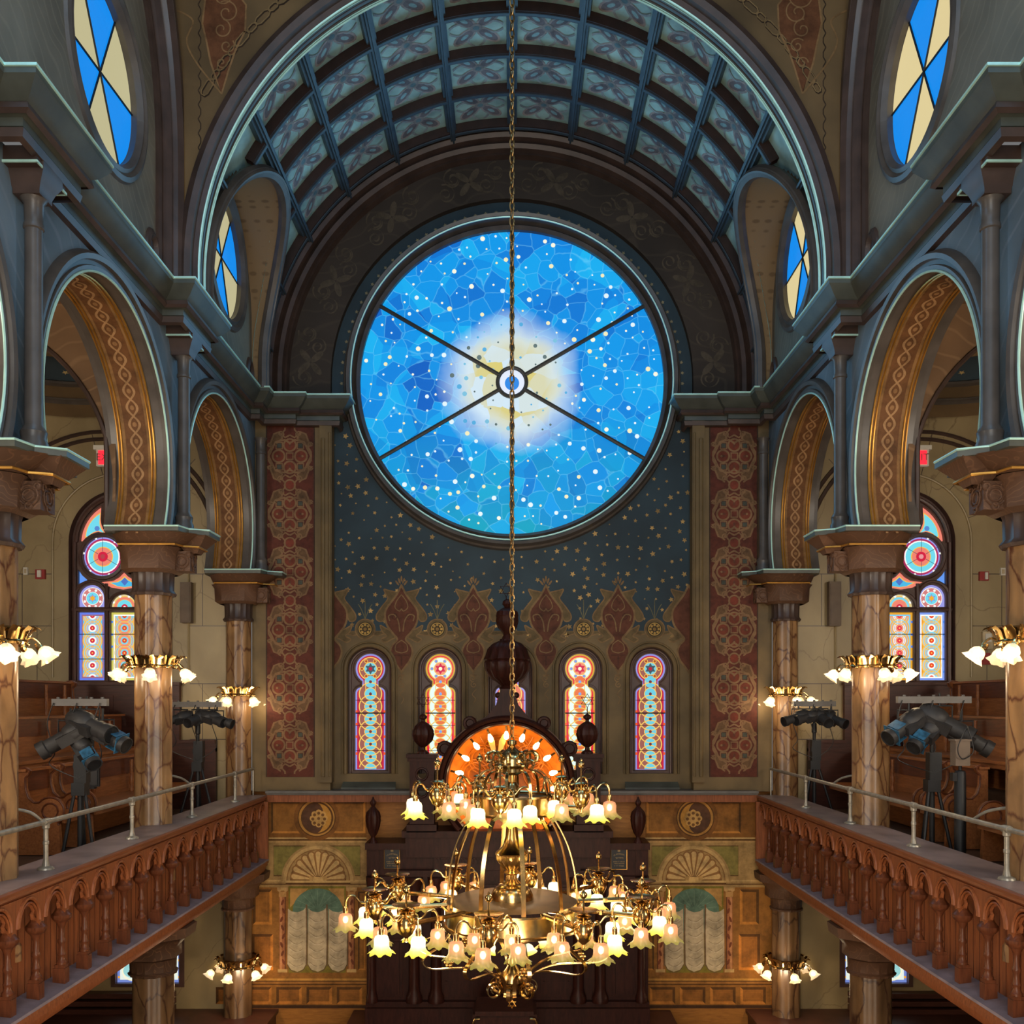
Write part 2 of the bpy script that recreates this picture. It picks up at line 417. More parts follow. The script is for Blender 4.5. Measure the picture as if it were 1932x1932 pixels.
for s in (1, -1):
    sd = side_name[s]
    # --- arcade wall: nave face with horseshoe openings, soffits and back
    poly = [(2.6, 4.62), (2.6, SP)]
    for yc in BAYS: poly += arch_pts(yc)
    poly += [(YB, SP), (YB, 4.62)]
    mb = MB()
    mb.plate([poly], lambda y, h: (W0, y, EZ+h)); mb.plate([poly], lambda y, h: (W1, y, EZ+h))
    wl = mb.mirror(s).obj('wall_'+sd, M['spandrel'])
    struct(wl, f'{sd} nave arcade wall of blue grey stencilled plaster on horseshoe arches', 'wall')
    walls[s] = wl
    # soffits with gilt beads and guilloche chain
    for yc in BAYS:
        so = MB(); so.strip(arch_pts(yc), lambda y, h: (W0, y, EZ+h), lambda y, h: (W1, y, EZ+h), False)
        so.mirror(s).obj('arch_soffit', M['mould2'], wl)
        pnt = Paint(lambda t, d, l, yc=yc, s=s: (s*(W0+d), yc-(AR-0.004*l)*cosd(t), EZ+AH+(AR-0.004*l)*sind(t)))
        n = 60
        for i in range(n):
            t0, t1 = lerp(A_SP, 180-A_SP, i/n), lerp(A_SP, 180-A_SP, (i+1)/n)
            for d0, d1, c in ((0.10, 0.53, (142,104,64)), (0.185, 0.44, (112,74,44))):
                pnt.poly([(t0,d0),(t1,d0),(t1,d1),(t0,d1)], c, 1 if d0 < .15 else 2)
        st = 7.0; k = A_SP+3
        while k < 180-A_SP-3:
            for sgn in (-1, 1):
                pnt.stroke([(k+st*q/8, 0.3125+sgn*0.062*math.cos(PI*q/8)) for q in range(9)], 0.03, (168,128,88), 3)
            pnt.disc(k+st/2*0+0.0, 0.3125, 1.05, (150,110,72), 3, 10, 0.026)
            k += st
        # strokes are in mixed units, so widen rings along the arc
        pnt.obj('soffit_painting', M['paint'], wl)
        gb = MB()
        for d in (0.10, 0.14, 0.49, 0.53):
            gb.tube([(W0+d, yc-(AR-.012)*cosd(t), EZ+AH+(AR-.012)*sind(t)) for t in [lerp(A_SP, 180-A_SP, i/48) for i in range(49)]], 0.011, 5)
        gb.mirror(s).obj('gilt_bead', M['gold'], wl)
        # archivolt on the nave face
        fn = lambda r, a, d, yc=yc: (d, yc-r*cosd(a), EZ+AH+r*sind(a))
        av = MB()
        av.arcsweep([(AR,W0),(AR-.012,W0-.05),(AR+.05,W0-.06),(AR+.06,W0-.035),(AR+.10,W0-.035),(AR+.11,W0-.075),(AR+.16,W0-.085),(AR+.185,W0-.05),(AR+.20,W0)], fn, A_SP, 180-A_SP, 56)
        av.arcsweep([(AR,W1),(AR-.01,W1+.05),(AR+.1,W1+.06),(AR+.16,W1)], fn, A_SP, 180-A_SP, 40)
        av.mirror(s).obj('archivolt', M['mould2'], wl)
        mbd = MB(); mbd.tube([fn(AR-.002, lerp(A_SP, 180-A_SP, i/56), W0-.058) for i in range(57)], 0.013, 6)
        mbd.mirror(s).obj('gilt_edge', M['mint'], wl)
    # --- cornice with ressauts over the colonnettes, returning on the end wall
    path = [(W0,2.6),(W0,4.07),(W0-.25,4.07),(W0-.25,5.03),(W0,5.03),(W0,7.91),(W0-.25,7.91),(W0-.25,8.87),(W0,8.87),(W0,11.75),(W0-.25,11.75),(W0-.25,12.71),(W0,12.71),
            (W0,15.72),(W0-.14,15.72),(W0-.14,16.0),(3.55,16.0),(3.55,16.1),(2.86,16.1),(2.86,YB+.1)]
    co = MB(); co.sweep(path, [(d, EZ+h) for d, h in CORN])
    co = co.mirror(s).obj('trim_1' if s > 0 else 'trim_2', M['cornice'])
    struct(co, f'grey green moulded cornice running along the {sd} nave wall', 'cornice')
    lo = MB(); lo.sweep(path, [(0.0,EZ+4.50),(0.045,EZ+4.52),(0.06,EZ+4.585),(0,EZ+4.60)])
    lo.sweep(path, [(0.10,EZ+4.672),(0.135,EZ+4.70),(0.12,EZ+4.752),(0.09,EZ+4.752)])
    lo.mirror(s).obj('bed_mould', M['mould'], co)
    ed = MB(); off = 0.25
    ed.sweep(path, [(off-.004,EZ+4.945),(off+.012,EZ+4.950),(off+.012,EZ+4.972),(off-.02,EZ+4.976)])
    ed.mirror(s).obj('gilt_edge', M['mint'], co)
    # ressaut blocks and colonnette caps
    for yc in (4.55, 8.39, 12.23):
        b = MB()
        b.lathe([(0.16,EZ+4.28),(0.16,EZ+4.32),(0.19,EZ+4.38),(0.25,EZ+4.46),(0.25,EZ+4.58)], (W0-.12,yc,0), 4, M=Matrix.Rotation(PI/4,4,'Z'))
        b.box(W0-.28,W0,yc-.26,yc+.26,EZ+4.46,EZ+4.6)
        b.mirror(s).obj('bracket', M['mould'], co)
        g = MB(); g.box(W0-.292,W0-.28,yc-.27,yc+.27,EZ+4.455,EZ+4.475); g.box(W0-.29,W0,yc-.275,yc-.26,EZ+4.455,EZ+4.475); g.box(W0-.29,W0,yc+.26,yc+.275,EZ+4.455,EZ+4.475)
        g.mirror(s).obj('gilt_fillet', M['mint'], co)
    # --- upper wall with round window openings
    WX = 4.1; WO = {6.46:-.25, 10.3:-.27, 14.15:.06}; WH = 6.42
    holes = []
    for yc in BAYS: holes.append([(yc+WO[yc]+.86*cosd(a), WH+.86*sind(a)) for a in range(0, 360, 10)])
    up = MB(); up.plate([[(2.6,4.9),(YB,4.9),(YB,10.4),(2.6,10.4)]]+holes, lambda y, h: (WX,y,EZ+h))
    for h_ in holes: up.strip(h_, lambda y, h: (WX,y,EZ+h), lambda y, h: (WX+.2,y,EZ+h))
    up.mirror(s).obj('upper_wall', M['upper'], wl)
    # wall arches (deep umber rolls) framing bays 0 and 1
    wa = MB()
    for yc in BAYS[1:2]:
        def wf(r, a, d, yc=yc):
            if a < 0: return (d, yc-.1+r, EZ+6.3+a*1.4/45)
            if a > 180: return (d, yc-.1-r, EZ+6.3-(a-180)*1.4/45)
            return (d, yc-.1+r*cosd(a), EZ+6.3+r*1.75*sind(a))
        for prof in ([(1.14,WX),(1.13,WX-.04),(1.18,WX-.06),(1.22,WX-.02),(1.23,WX)], [(1.26,WX),(1.26,WX-.08),(1.31,WX-.13),(1.36,WX-.10),(1.38,WX-.05),(1.40,WX-.17),(1.46,WX-.22),(1.50,WX-.18),(1.51,WX-.10),(1.53,WX-.20),(1.6,WX-.20),(1.6,WX)]):
            wa.arcsweep(prof, wf, -45, 100, 48)
    wa.mirror(s).obj('wall_arch', M['mould'], wl)
    # round windows
    for i, yc in enumerate(BAYS):
        ph = 124 if i < 2 else 58
        yc += WO[yc]
        fr = MB(); fn = lambda r, a, d, yc=yc: (d, yc+r*cosd(a), EZ+WH+r*sind(a))
        fr.arcsweep([(.85,WX+.12),(.83,WX+.03),(.87,WX-.03),(.91,WX-.01),(.95,WX-.045),(1.0,WX-.03),(1.02,WX)], fn, 0, 360, 48)
        fo = fr.mirror(s).obj('window_%d' % (2+i+(3 if s > 0 else 0)), M['mould2'])
        struct(fo, f'round {sd} clerestory window of blue and cream glass wedges' + (', near the end wall' if i == 2 else ''), 'window')
        pt = Paint(lambda u, v, l, s=s, yc=yc: (s*(WX+.1-.001*l), yc+u, EZ+WH+v))
        for k in range(6):
            a0 = 60*k+ph-60
            pt.poly([(0,0)]+[(.84*cosd(a0+60*q/9), .84*sind(a0+60*q/9)) for q in range(10)], (0,138,236) if (k % 2 == 0) else (222,204,150) if s > 0 else (190,182,140), 1)
        pt.obj('pane', M['glass'], fo)
        ld = MB()
        for k in range(3):
            a0 = 60*k+ph
            ld.tube([(WX+.09, yc-.84*cosd(a0), EZ+WH-.84*sind(a0)), (WX+.09, yc+.84*cosd(a0), EZ+WH+.84*sind(a0))], .011, 5)
        ld.mirror(s).obj('lead_came', M['lead'], fo)
        # small oculus niche
        oc = MB(); oc.arcsweep([(.10,WX-.0),(.13,WX-.05),(.17,WX-.03),(.18,WX)], lambda r, a, d, yc=yc: (d, yc+1.16+r*cosd(a), EZ+5.12+r*1.5*sind(a)), 0, 360, 20)
        oc.box(WX-.004, WX, yc+1.07, yc+1.25, EZ+4.98, EZ+5.26)
        oc.mirror(s).obj('oculus', M['mould'], wl)

# ------------------------------------------------------------------ barrel vault of the far bay
VR, VH = 3.95, 5.3
LY, LHh, LR = 14.08, 5.95, 1.45
def in_lun(y, h, pad=0.0):
    d = abs(y-LY)
    if h < LHh: return d < LR+pad
    return d*d+(h-LHh)**2 < (LR+pad)**2
va = MB(); ny, na = 150, 180
Y0v, Y1v = 12.02, 16.12
def vp(r, a, y): return (r*cosd(a), y, EZ+VH+r*sind(a))
for i in range(ny):
    for j in range(-4, na+4):
        y0, y1 = lerp(Y0v, Y1v, i/ny), lerp(Y0v, Y1v, (i+1)/ny); a0, a1 = 180*j/na, 180*(j+1)/na
        am, ym = (a0+a1)/2, (y0+y1)/2
        if am < 0 or am > 180: h = VH-abs(am if am < 0 else am-180)*0.07
        else: h = VH+VR*sind(am)
        if h < 4.9 or in_lun(ym, h, -.03): continue
        def q(a, y):
            if a < 0: return (VR+.135, y, EZ+VH+a*0.07)
            if a > 180: return (-VR-.135, y, EZ+VH-(a-180)*0.07)
            return vp(VR+.135, a, y)
        va.add([q(a0,y0),q(a1,y0),q(a1,y1),q(a0,y1)], [(0,1,2,3)])
ceil = va.obj('ceiling', M['coffer']); struct(ceil, 'teal coffered barrel vault over the far bay of the nave', 'ceiling')
ribY = [12.36, 13.22, 14.09, 14.97, 15.86]
ribA = [6+14*k for k in range(13)]
ribs = MB(); ribd = MB(); fil = MB()
for a in ribA:
    # longitudinal ribs, broken at the lunettes
    run = None
    for i in range(61):
        y = lerp(Y0v, Y1v, i/60); inside = in_lun(y, VH+VR*sind(a), .05)
        if not inside and run is None: run = y
        if (inside or i == 60) and run is not None:
            e = y if not inside else y-.06
            for w, r0, r1 in ((.085, VR-.02, VR+.13), (.03, VR-.05, VR+.0), (.15, VR+.03, VR+.13)):
                da = math.degrees(w/2/VR); rows = []
                for yy in (run, e): rows.append([vp(r0,a-da,yy), vp(r0,a+da,yy), vp(r1,a+da,yy), vp(r1,a-da,yy)])
                ribs.grid(rows, True)
            run = None
for y in ribY:
    run = []
    for i in range(181):
        a = i; inside = in_lun(y, VH+VR*sind(a), .05)
        if not inside: run.append(a)
        if (inside or i == 180) and len(run) > 1:
            for w, r0, r1, tgt in ((.11, VR-.004, VR+.13, ribd), (.05, VR-.02, VR+.02, ribs)):
                tgt.grid([[vp(r0,b,y-w/2), vp(r0,b,y+w/2), vp(r1,b,y+w/2), vp(r1,b,y-w/2)] for b in run], True)
            run = []
        elif inside: run = []
ribs.obj('vault_rib', M['rib'], ceil); ribd.obj('cross_rib', M['ribdark'], ceil)
# painted rosettes in the coffers
pt = Paint(lambda u, v, l: vp(VR+.133-.002*l, u, v))
allY = [11.5]+ribY
for yi in range(5):
    y0, y1 = allY[yi], allY[yi+1]
    for ai in range(-1, 13):
        a0 = 6+14*ai; ac = a0+7; yc = (y0+y1)/2
        if ac < 4 or ac > 176 or yc < 11.6 or any(in_lun(yc+dy, VH+VR*sind(min(179, max(1, ac+da))), .02) for dy in (-.3, .3) for da in (-5, 5)): continue
        K = 14.5/1.0   # degrees per metre of arc
        def loc(u, v): return (ac+u*K, max(12.04, yc+v))
        for k in range(4):
            a = 45+90*k
            for cc, aa, bb, lay in (((178,168,166),.21,.10,1), ((128,124,130),.17,.07,2), ((150,190,196),.07,.03,3)):
                cx, cy = .23*cosd(a), .23*sind(a)
                pt.poly([loc(cx+aa*math.cos(t)*cosd(a)-bb*math.sin(t)*sind(a), cy+aa*math.cos(t)*sind(a)+bb*math.sin(t)*cosd(a)) for t in [2*PI*q/14 for q in range(14)]], cc, lay)
            for sg in (-1, 1):
                ps = [loc((.10+.26*q/9)*cosd(a+sg*(42-20*math.sin(PI*q/9)))+0, (.10+.26*q/9)*sind(a+sg*(42-20*math.sin(PI*q/9)))) for q in range(10)]
                qs = [loc((.115+.26*q/9)*cosd(a+sg*(35-20*math.sin(PI*q/9))), (.115+.26*q/9)*sind(a+sg*(35-20*math.sin(PI*q/9)))) for q in range(10)]
                pt.poly(ps+qs[::-1], (164,176,180), 3)
        for rr, cc, lay in ((.085,(150,150,150),3),(.045,(110,140,150),4)):
            pt.poly([loc(rr*math.cos(t), rr*math.sin(t)) for t in [2*PI*q/12 for q in range(12)]], cc, lay)
pt.obj('coffer_painting', M['paint'], ceil)
# lunette soffits and rolls
for s in (1, -1):
    curve = []
    for i in range(61):
        a = lerp(-30, 210, i/60)
        y = LY+LR*cosd(max(0, min(180, a))); h = LHh+LR*sind(a) if 0 <= a <= 180 else LHh-(abs(a) if a < 0 else a-180)*1.0/30
        x = math.sqrt(VR**2-(h-VH)**2) if h > VH else VR
        curve.append((x, y, h))
    ls = MB(); ls.grid([[(x-.03,y,EZ+h) for x, y, h in curve], [(4.12,y,EZ+h) for x, y, h in curve]])
    ls.mirror(s).obj('lunette_soffit', M['lun'] if 'lun' in M else M['aislebrown'], ceil)
    lr = MB(); lr.tube([(x-.03,y,EZ+h) for x, y, h in curve], .085, 8); lr.tube([(x-.10,y+.0,EZ+h) for x, y, h in curve], .03, 6)
    lr.mirror(s).obj('lunette_mould', M['mould2'], ceil)
# transverse arch between the bays
TH, TR = 5.15, 3.75
def tf(r, a, d):
    if a < 0: return (r, d, EZ+TH+a*0.05)
    if a > 180: return (-r, d, EZ+TH-(a-180)*0.05)
    return (r*cosd(a), d, EZ+TH+r*sind(a))
ta = MB()
ta.arcsweep([(TR+.22,11.72),(TR+.20,11.66),(TR+.12,11.62),(TR+.06,11.66),(TR+.05,11.74),(TR,11.78)], tf, -4, 184, 110)
ta.arcsweep([(TR+.4,12.0),(TR+.08,12.06),(TR+.3,12.1)], tf, -4, 184, 110)
tb = ta.obj('trim_3', M['mould']); struct(tb, 'umber transverse arch with gilt beads spanning the nave', 'arch')
t2 = MB(); t2.arcsweep([(TR,11.78),(TR,12.02),(TR+.05,12.02)], tf, -4, 184, 110); t2.obj('arch_soffit', M['cornice'], tb)
t3 = MB()
for yy, rr in ((11.785,.014),(11.825,.007),(11.98,.007),(12.015,.013)): t3.tube([tf(TR-.004, lerp(-4,184,i/110), yy) for i in range(111)], rr, 6)
t3.obj('gilt_bead', M['mint'], tb)
t4 = MB(); t4.arcsweep([(TR-.003,11.87),(TR-.008,11.885),(TR-.003,11.90)], tf, -4, 184, 110); t4.arcsweep([(TR-.003,11.935),(TR-.008,11.945),(TR-.003,11.955)], tf, -4, 184, 110); t4.obj('dark_line', M['mould'], tb)
sp = MB(); arc = [(3.95*cosd(a), TH+3.95*sind(a)) for a in range(0, 181, 3)]
sp.plate([[(4.3,4.9),(4.3,10.4),(-4.3,10.4),(-4.3,4.9),(-3.95,4.9)]+arc[::-1]+[(3.95,4.9)]], lambda x, h: (x, 11.72, EZ+h))
spw = sp.obj('trim_4', M['pendent']); struct(spw, 'golden brown painted spandrel above the transverse arch', 'spandrel')
pt = Paint(lambda u, v, l: (u, 11.72-.002*l, EZ+v))
for k in range(64):
    a = 14+152*k/63; r = 4.22
    c0 = (r*cosd(a), TH+r*sind(a))
    if abs(c0[0]) > 3.66: continue
    ux, uy = -sind(a), cosd(a)
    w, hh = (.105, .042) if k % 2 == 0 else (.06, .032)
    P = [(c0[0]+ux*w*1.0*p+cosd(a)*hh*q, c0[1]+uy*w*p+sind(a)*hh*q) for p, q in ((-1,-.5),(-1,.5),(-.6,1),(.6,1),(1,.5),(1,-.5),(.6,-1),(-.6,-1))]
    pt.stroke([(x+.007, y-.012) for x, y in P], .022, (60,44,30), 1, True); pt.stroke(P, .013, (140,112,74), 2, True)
for s in (1, -1):
    for h in [4.9+.17*k for k in range(30)]:
        pt.stroke([(s*(3.70+.03*(q in (0,3))), h+.17*q/3) for q in range(4)], .014, (66,50,36), 1) if h > 6.3 else None
    # red foliate pendant
    cx, cy = s*3.42, 7.92
    def pp(l): return [(cx+s*u*.62, cy+v*.62) for u, v in l]
    pt.poly(pp([(.05,-1.1),(.16,-.8),(.26,-.5),(.34,-.1),(.42,.25),(.36,.75),(.1,.95),(-.2,.9),(-.42,.6),(-.4,.1),(-.22,-.25),(-.1,-.6)]), (112,70,44), 1)
    pt.stroke(pp([(.05,-1.1),(.16,-.8),(.26,-.5),(.34,-.1),(.42,.25),(.36,.75),(.1,.95),(-.2,.9),(-.42,.6),(-.4,.1),(-.22,-.25),(-.1,-.6)]), .022, (146,110,72), 2, True)
    for k in range(5): pt.spiral(cx+s*.62*(.05-.1*(k % 2)), cy+.62*(-.5+.32*k), .07+.025*k, 40*k, 1.3, .016, (150,112,74), 2, s)
    pt.stroke(catmull(pp([(.05,-1.1),(.5,-.55),(.72,-.1),(.6,.3),(.9,.5)]), 6), .02, (142,108,70), 2)
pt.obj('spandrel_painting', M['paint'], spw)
# roof over the near bays
rf = MB(); rf.box(-4.4,4.4,2.5,11.74,EZ+10.3,EZ+10.5); rf = rf.obj('ceiling_near', M['brownwall']); struct(rf, 'umber plaster ceiling over the near bays', 'ceiling')
# ================================================================== END WALL
RX, RH, RR = 0.0, 5.34, 2.53     # round window centre and glass radius
YR = 16.42                       # recessed starry panel
KW = 0.37
WPX = [697, 830, 963, 1095, 1229]
def keyarch(px, pad=0.0):
    xc = X(px, YR); top = 0.93+pad; w = KW+pad; bot = -1.18
    return [(xc-w, bot), (xc+w, bot)] + [(xc+w*cosd(a), top-w+w*sind(a)) for a in range(0, 181, 12)]
bk = MB()
bk.plate([[(-3.02,1.2),(3.02,1.2)]+[(3.02*cosd(a), RH+3.02*sind(a)) for a in range(0, 181, 4)], [(RX+2.56*cosd(a), RH+2.56*sind(a)) for a in range(0, 360, 5)]], lambda x, h: (x, YR, EZ+h))
wb = bk.obj('wall_back', M['blue']); struct(wb, 'end wall with a deep blue panel of gold stars', 'wall')
lw = MB(); lw.plate([[(-3.02,-1.45),(3.02,-1.45),(3.02,1.2),(-3.02,1.2)]]+[keyarch(p) for p in WPX], lambda x, h: (x, YR, EZ+h))
for p in WPX: lw.strip(keyarch(p), lambda x, h: (x, YR, EZ+h), lambda x, h: (x, YR+.22, EZ+h))
lw.obj('lower_plaster', M['olive'], wb)
# brown band round the recess, reveals, pilasters
bb = MB()
outer = [(4.25,4.9),(4.25,9.6),(-4.25,9.6),(-4.25,4.9),(-3.0,4.9)]
inner = [(3.0*cosd(a), RH+3.0*sind(a)) for a in range(0, 181, 4)]
bb.plate([outer+inner[::-1]+[(3.0,4.9)]], lambda x, h: (x, YB, EZ+h))
jamb = [(3.0,-1.45)]+inner+[(-3.0,-1.45)]
bb.strip(jamb, lambda x, h: (x, YB, EZ+h), lambda x, h: (x, YR, EZ+h), False)
bb.obj('umber_band', M['brownwall'], wb)
for s in (1, -1):
    pl = MB(); pl.box(2.97,4.25,16.12,16.3,EZ-1.45,EZ+4.92); pl.box(2.94,3.14,16.06,16.3,EZ-1.3,EZ+4.75)
    pl.mirror(s).obj('pilaster', M['olive'], wb)
    pm = MB()
    pm.tube([(3.08,16.05,EZ-1.2),(3.08,16.05,EZ+4.3)], .035, 8); pm.tube([(2.975,16.06,EZ-1.2),(2.975,16.06,EZ+4.4)], .02, 8)
    pm.mirror(s).obj('pilaster_bead', M['olive'], wb)
# concentric rolls of the vault end
vm = MB(); vf = lambda r, a, d: (r*cosd(a), d, EZ+VH+r*sind(a)) if 0 <= a <= 180 else ((r if a < 0 else -r), d, EZ+VH+(a if a < 0 else 180-a)*.07)
vm.arcsweep([(4.1,16.05),(3.96,15.98),(3.90,16.02),(3.88,16.12),(3.82,16.06),(3.76,16.1),(3.74,16.2),(3.70,16.18),(3.68,16.3)], vf, -5, 185, 100)
vm.obj('vault_roll', M['mould'], wb)
# scroll ornament on the umber band
pt = Paint(lambda r, a, l: (r*cosd(a), YB-.003*l, EZ+RH+r*sind(a)))
tanc = (88,76,62)
def pol(x, y, a): # small local frame placed on the band
    return (math.hypot(3.34+x, y), a+math.degrees(math.atan2(y, 3.34+x)))
for k in range(15):
    a = 5+170*k/14
    if k % 2 == 0:
        for g in range(4):
            th = 45+90*g
            for u, v, aa, bb_ in ((.14*cosd(th), .14*sind(th), .13, .055),):
                pt.poly([pol(u+aa*math.cos(t)*cosd(th)-bb_*math.sin(t)*sind(th), v+aa*math.cos(t)*sind(th)+bb_*math.sin(t)*cosd(th), a) for t in [2*PI*q/12 for q in range(12)]], tanc, 1)
    for g in (-1, 1):
        for r0, ph in ((.17, 0), (.10, 120)):
            ps = [pol(g*.10+r0*(1-.6*q/18)*cosd(ph+g*22*q), g*.26+r0*(1-.6*q/18)*sind(ph+g*22*q), a) for q in range(19)]
            for i in range(18):
                p0, p1 = ps[i], ps[i+1]
                pt.poly([(p0[0]-.014,p0[1]),(p0[0]+.014,p0[1]),(p1[0]+.014,p1[1]),(p1[0]-.014,p1[1])], tanc, 2)
pt.obj('band_painting', M['paint'], wb)
# stars
pt = Paint(lambda u, v, l: (u, YR-.0015*l, EZ+v))
pts = []
tries = 0
while len(pts) < 330 and tries < 40000:
    tries += 1
    x, h = RNG.uniform(-2.95, 2.95), RNG.uniform(1.1, 8.3)
    d = math.hypot(x, h-RH)
    if d < 2.86 or (h > RH-.3 and (d < 2.9 or d > 2.97)): continue
    if h > RH-.3: continue
    if any((x-a)**2+(h-b)**2 < .021 for a, b in pts): continue
    pts.append((x, h))
for i, (x, h) in enumerate(pts):
    r = RNG.choice([.018, .025, .03, .036, .045, .05]); g = RNG.uniform(.75, 1.1)
    pt.star(x, h, r, (min(255,196*g), min(255,158*g), 96*g), 1, 5, .48, RNG.uniform(0, 72))
for k in range(54):
    a = -4+188*k/53
    pt.star(2.84*cosd(a), RH+2.84*sind(a), .034, (150,136,104), 1, 5, .48, a)
# painted lower border: scalloped olive edge, onion palmettes, small roundels
def U(px): return X(px, YR)
def V(py): return (CY-py)*YR/F
olive = (110,90,58); tan = (136,106,70); red = (102,59,41); dred = (84,48,36)
PALM = [624, 757.5, 893, 1030, 1166, 1299]
def pq(cx, l): return [(U(cx+u), V(v)) for u, v in l]
sc_pts = []
for i in range(61):
    px = 620+(1312-620)*i/60; sc_pts.append((U(px), V(1200-5*abs(math.sin((px-624)/133.5*PI*3)))))
pt.poly([(U(620),V(1240)),(U(1312),V(1240))]+sc_pts[::-1], olive, 1) if False else None
for i in range(60):
    a, b = sc_pts[i], sc_pts[i+1]; pt.poly([(a[0],1.19),(b[0],1.19),(b[0],b[1]),(a[0],a[1])], olive, 1)
pt.stroke([(x, y) for x, y in sc_pts], .018, tan, 2)
Hf = lambda l: l+[(-u, v) for u, v in l[::-1]]
for cx in PALM:
    body = Hf([(0,1104),(9,1122),(20,1137),(29,1150),(31,1164),(27,1180),(17,1194),(8,1206),(17,1217),(21,1230),(16,1246),(7,1258),(0,1268)])
    wing = [(6,1118),(24,1114),(33,1112),(29,1122),(26,1130),(38,1146),(47,1160),(46,1170),(36,1172),(30,1160),(22,1140),(12,1128)]
    leaf = [(20,1190),(32,1184),(40,1180),(36,1192),(28,1200),(38,1206),(30,1212),(18,1206),(12,1202)]
    body, wing, leaf = [[tuple(q)[:2] for q in catmull(l_+[l_[0]], 4)[:-1]] for l_ in (body, wing, leaf)]
    clip = lambda l: [(min(max(u, 621-cx), 1311-cx), v) for u, v in l]
    for sg in (1, -1):
        for q in (wing, leaf):
            p_ = [(sg*u, v) for u, v in q]
            if cx+sum(u for u, v in p_)/len(p_) < 622 or cx+sum(u for u, v in p_)/len(p_) > 1310: continue
            pt.poly(pq(cx, clip(p_)), olive, 3); pt.stroke(pq(cx, clip(p_)), .02, tan, 4, True)
    pt.poly(pq(cx, clip(body)), red, 5); pt.stroke(pq(cx, clip(body)), .032, tan, 6, True)
    if 640 < cx < 1290:
        for sg in (1, -1):
            pt.stroke(catmull(pq(cx, [(0,1122),(sg*9,1134),(sg*12,1146),(sg*4,1153),(0,1148)]), 5), .016, tan, 7)
            pt.stroke(catmull(pq(cx, [(sg*3,1192),(sg*6,1172),(sg*14,1160),(sg*24,1162),(sg*22,1172)]), 5), .02, tan, 7)
            pt.spiral(U(cx+sg*14), V(1164), .06, 90, 1.2, .014, dred, 7, sg)
            pt.stroke(catmull(pq(cx, [(0,1208),(sg*10,1216),(sg*11,1228),(0,1232)]), 5), .016, tan, 7)
        pt.stroke(pq(cx, [(-14,1236),(14,1236)]), .014, dred, 7); pt.stroke(pq(cx, [(0,1238),(0,1256)]), .016, dred, 7)
        for k in range(-2, 3): pt.ell(U(cx+4*k), V(1100-4*(2-abs(k))), .05, .016, 90-18*k, tan, 6)
        for sg in (1, -1):
            pt.spiral(U(cx+sg*1), V(1286+6*sg), .055, 90*sg, 1.3, .016, tan, 3, sg)
        pt.stroke(pq(cx, [(0,1268),(0,1278)]), .02, tan, 3); pt.ell(U(cx), V(1274), .06, .015, 0, tan, 3); pt.stroke(catmull(pq(cx, [(6,1300),(-2,1310),(4,1318),(0,1328)]), 5), .014, tan, 3)
for cx in (689, 825, 1101, 1235):
    cy = 1187
    pt.disc(U(cx), V(cy), .17, olive, 3); pt.ring(U(cx), V(cy), .165, .02, tan, 4); pt.disc(U(cx), V(cy), .125, (70,58,40), 4); pt.ring(U(cx), V(cy), .10, .014, (200,160,84), 5)
    for k in range(8): pt.disc(U(cx)+.068*cosd(45*k), V(cy)+.068*sind(45*k), .022, (190,150,80), 5, 8)
    pt.disc(U(cx), V(cy), .03, (150,116,66), 6, 8)
    for g in (-1, 0, 1): pt.stroke(catmull([(U(cx), V(1168)), (U(cx+7*g), V(1150)), (U(cx+13*g), V(1140 if g else 1132))], 5), .012, (120,112,80), 2)
pt.obj('star_painting', M['paint'], wb)
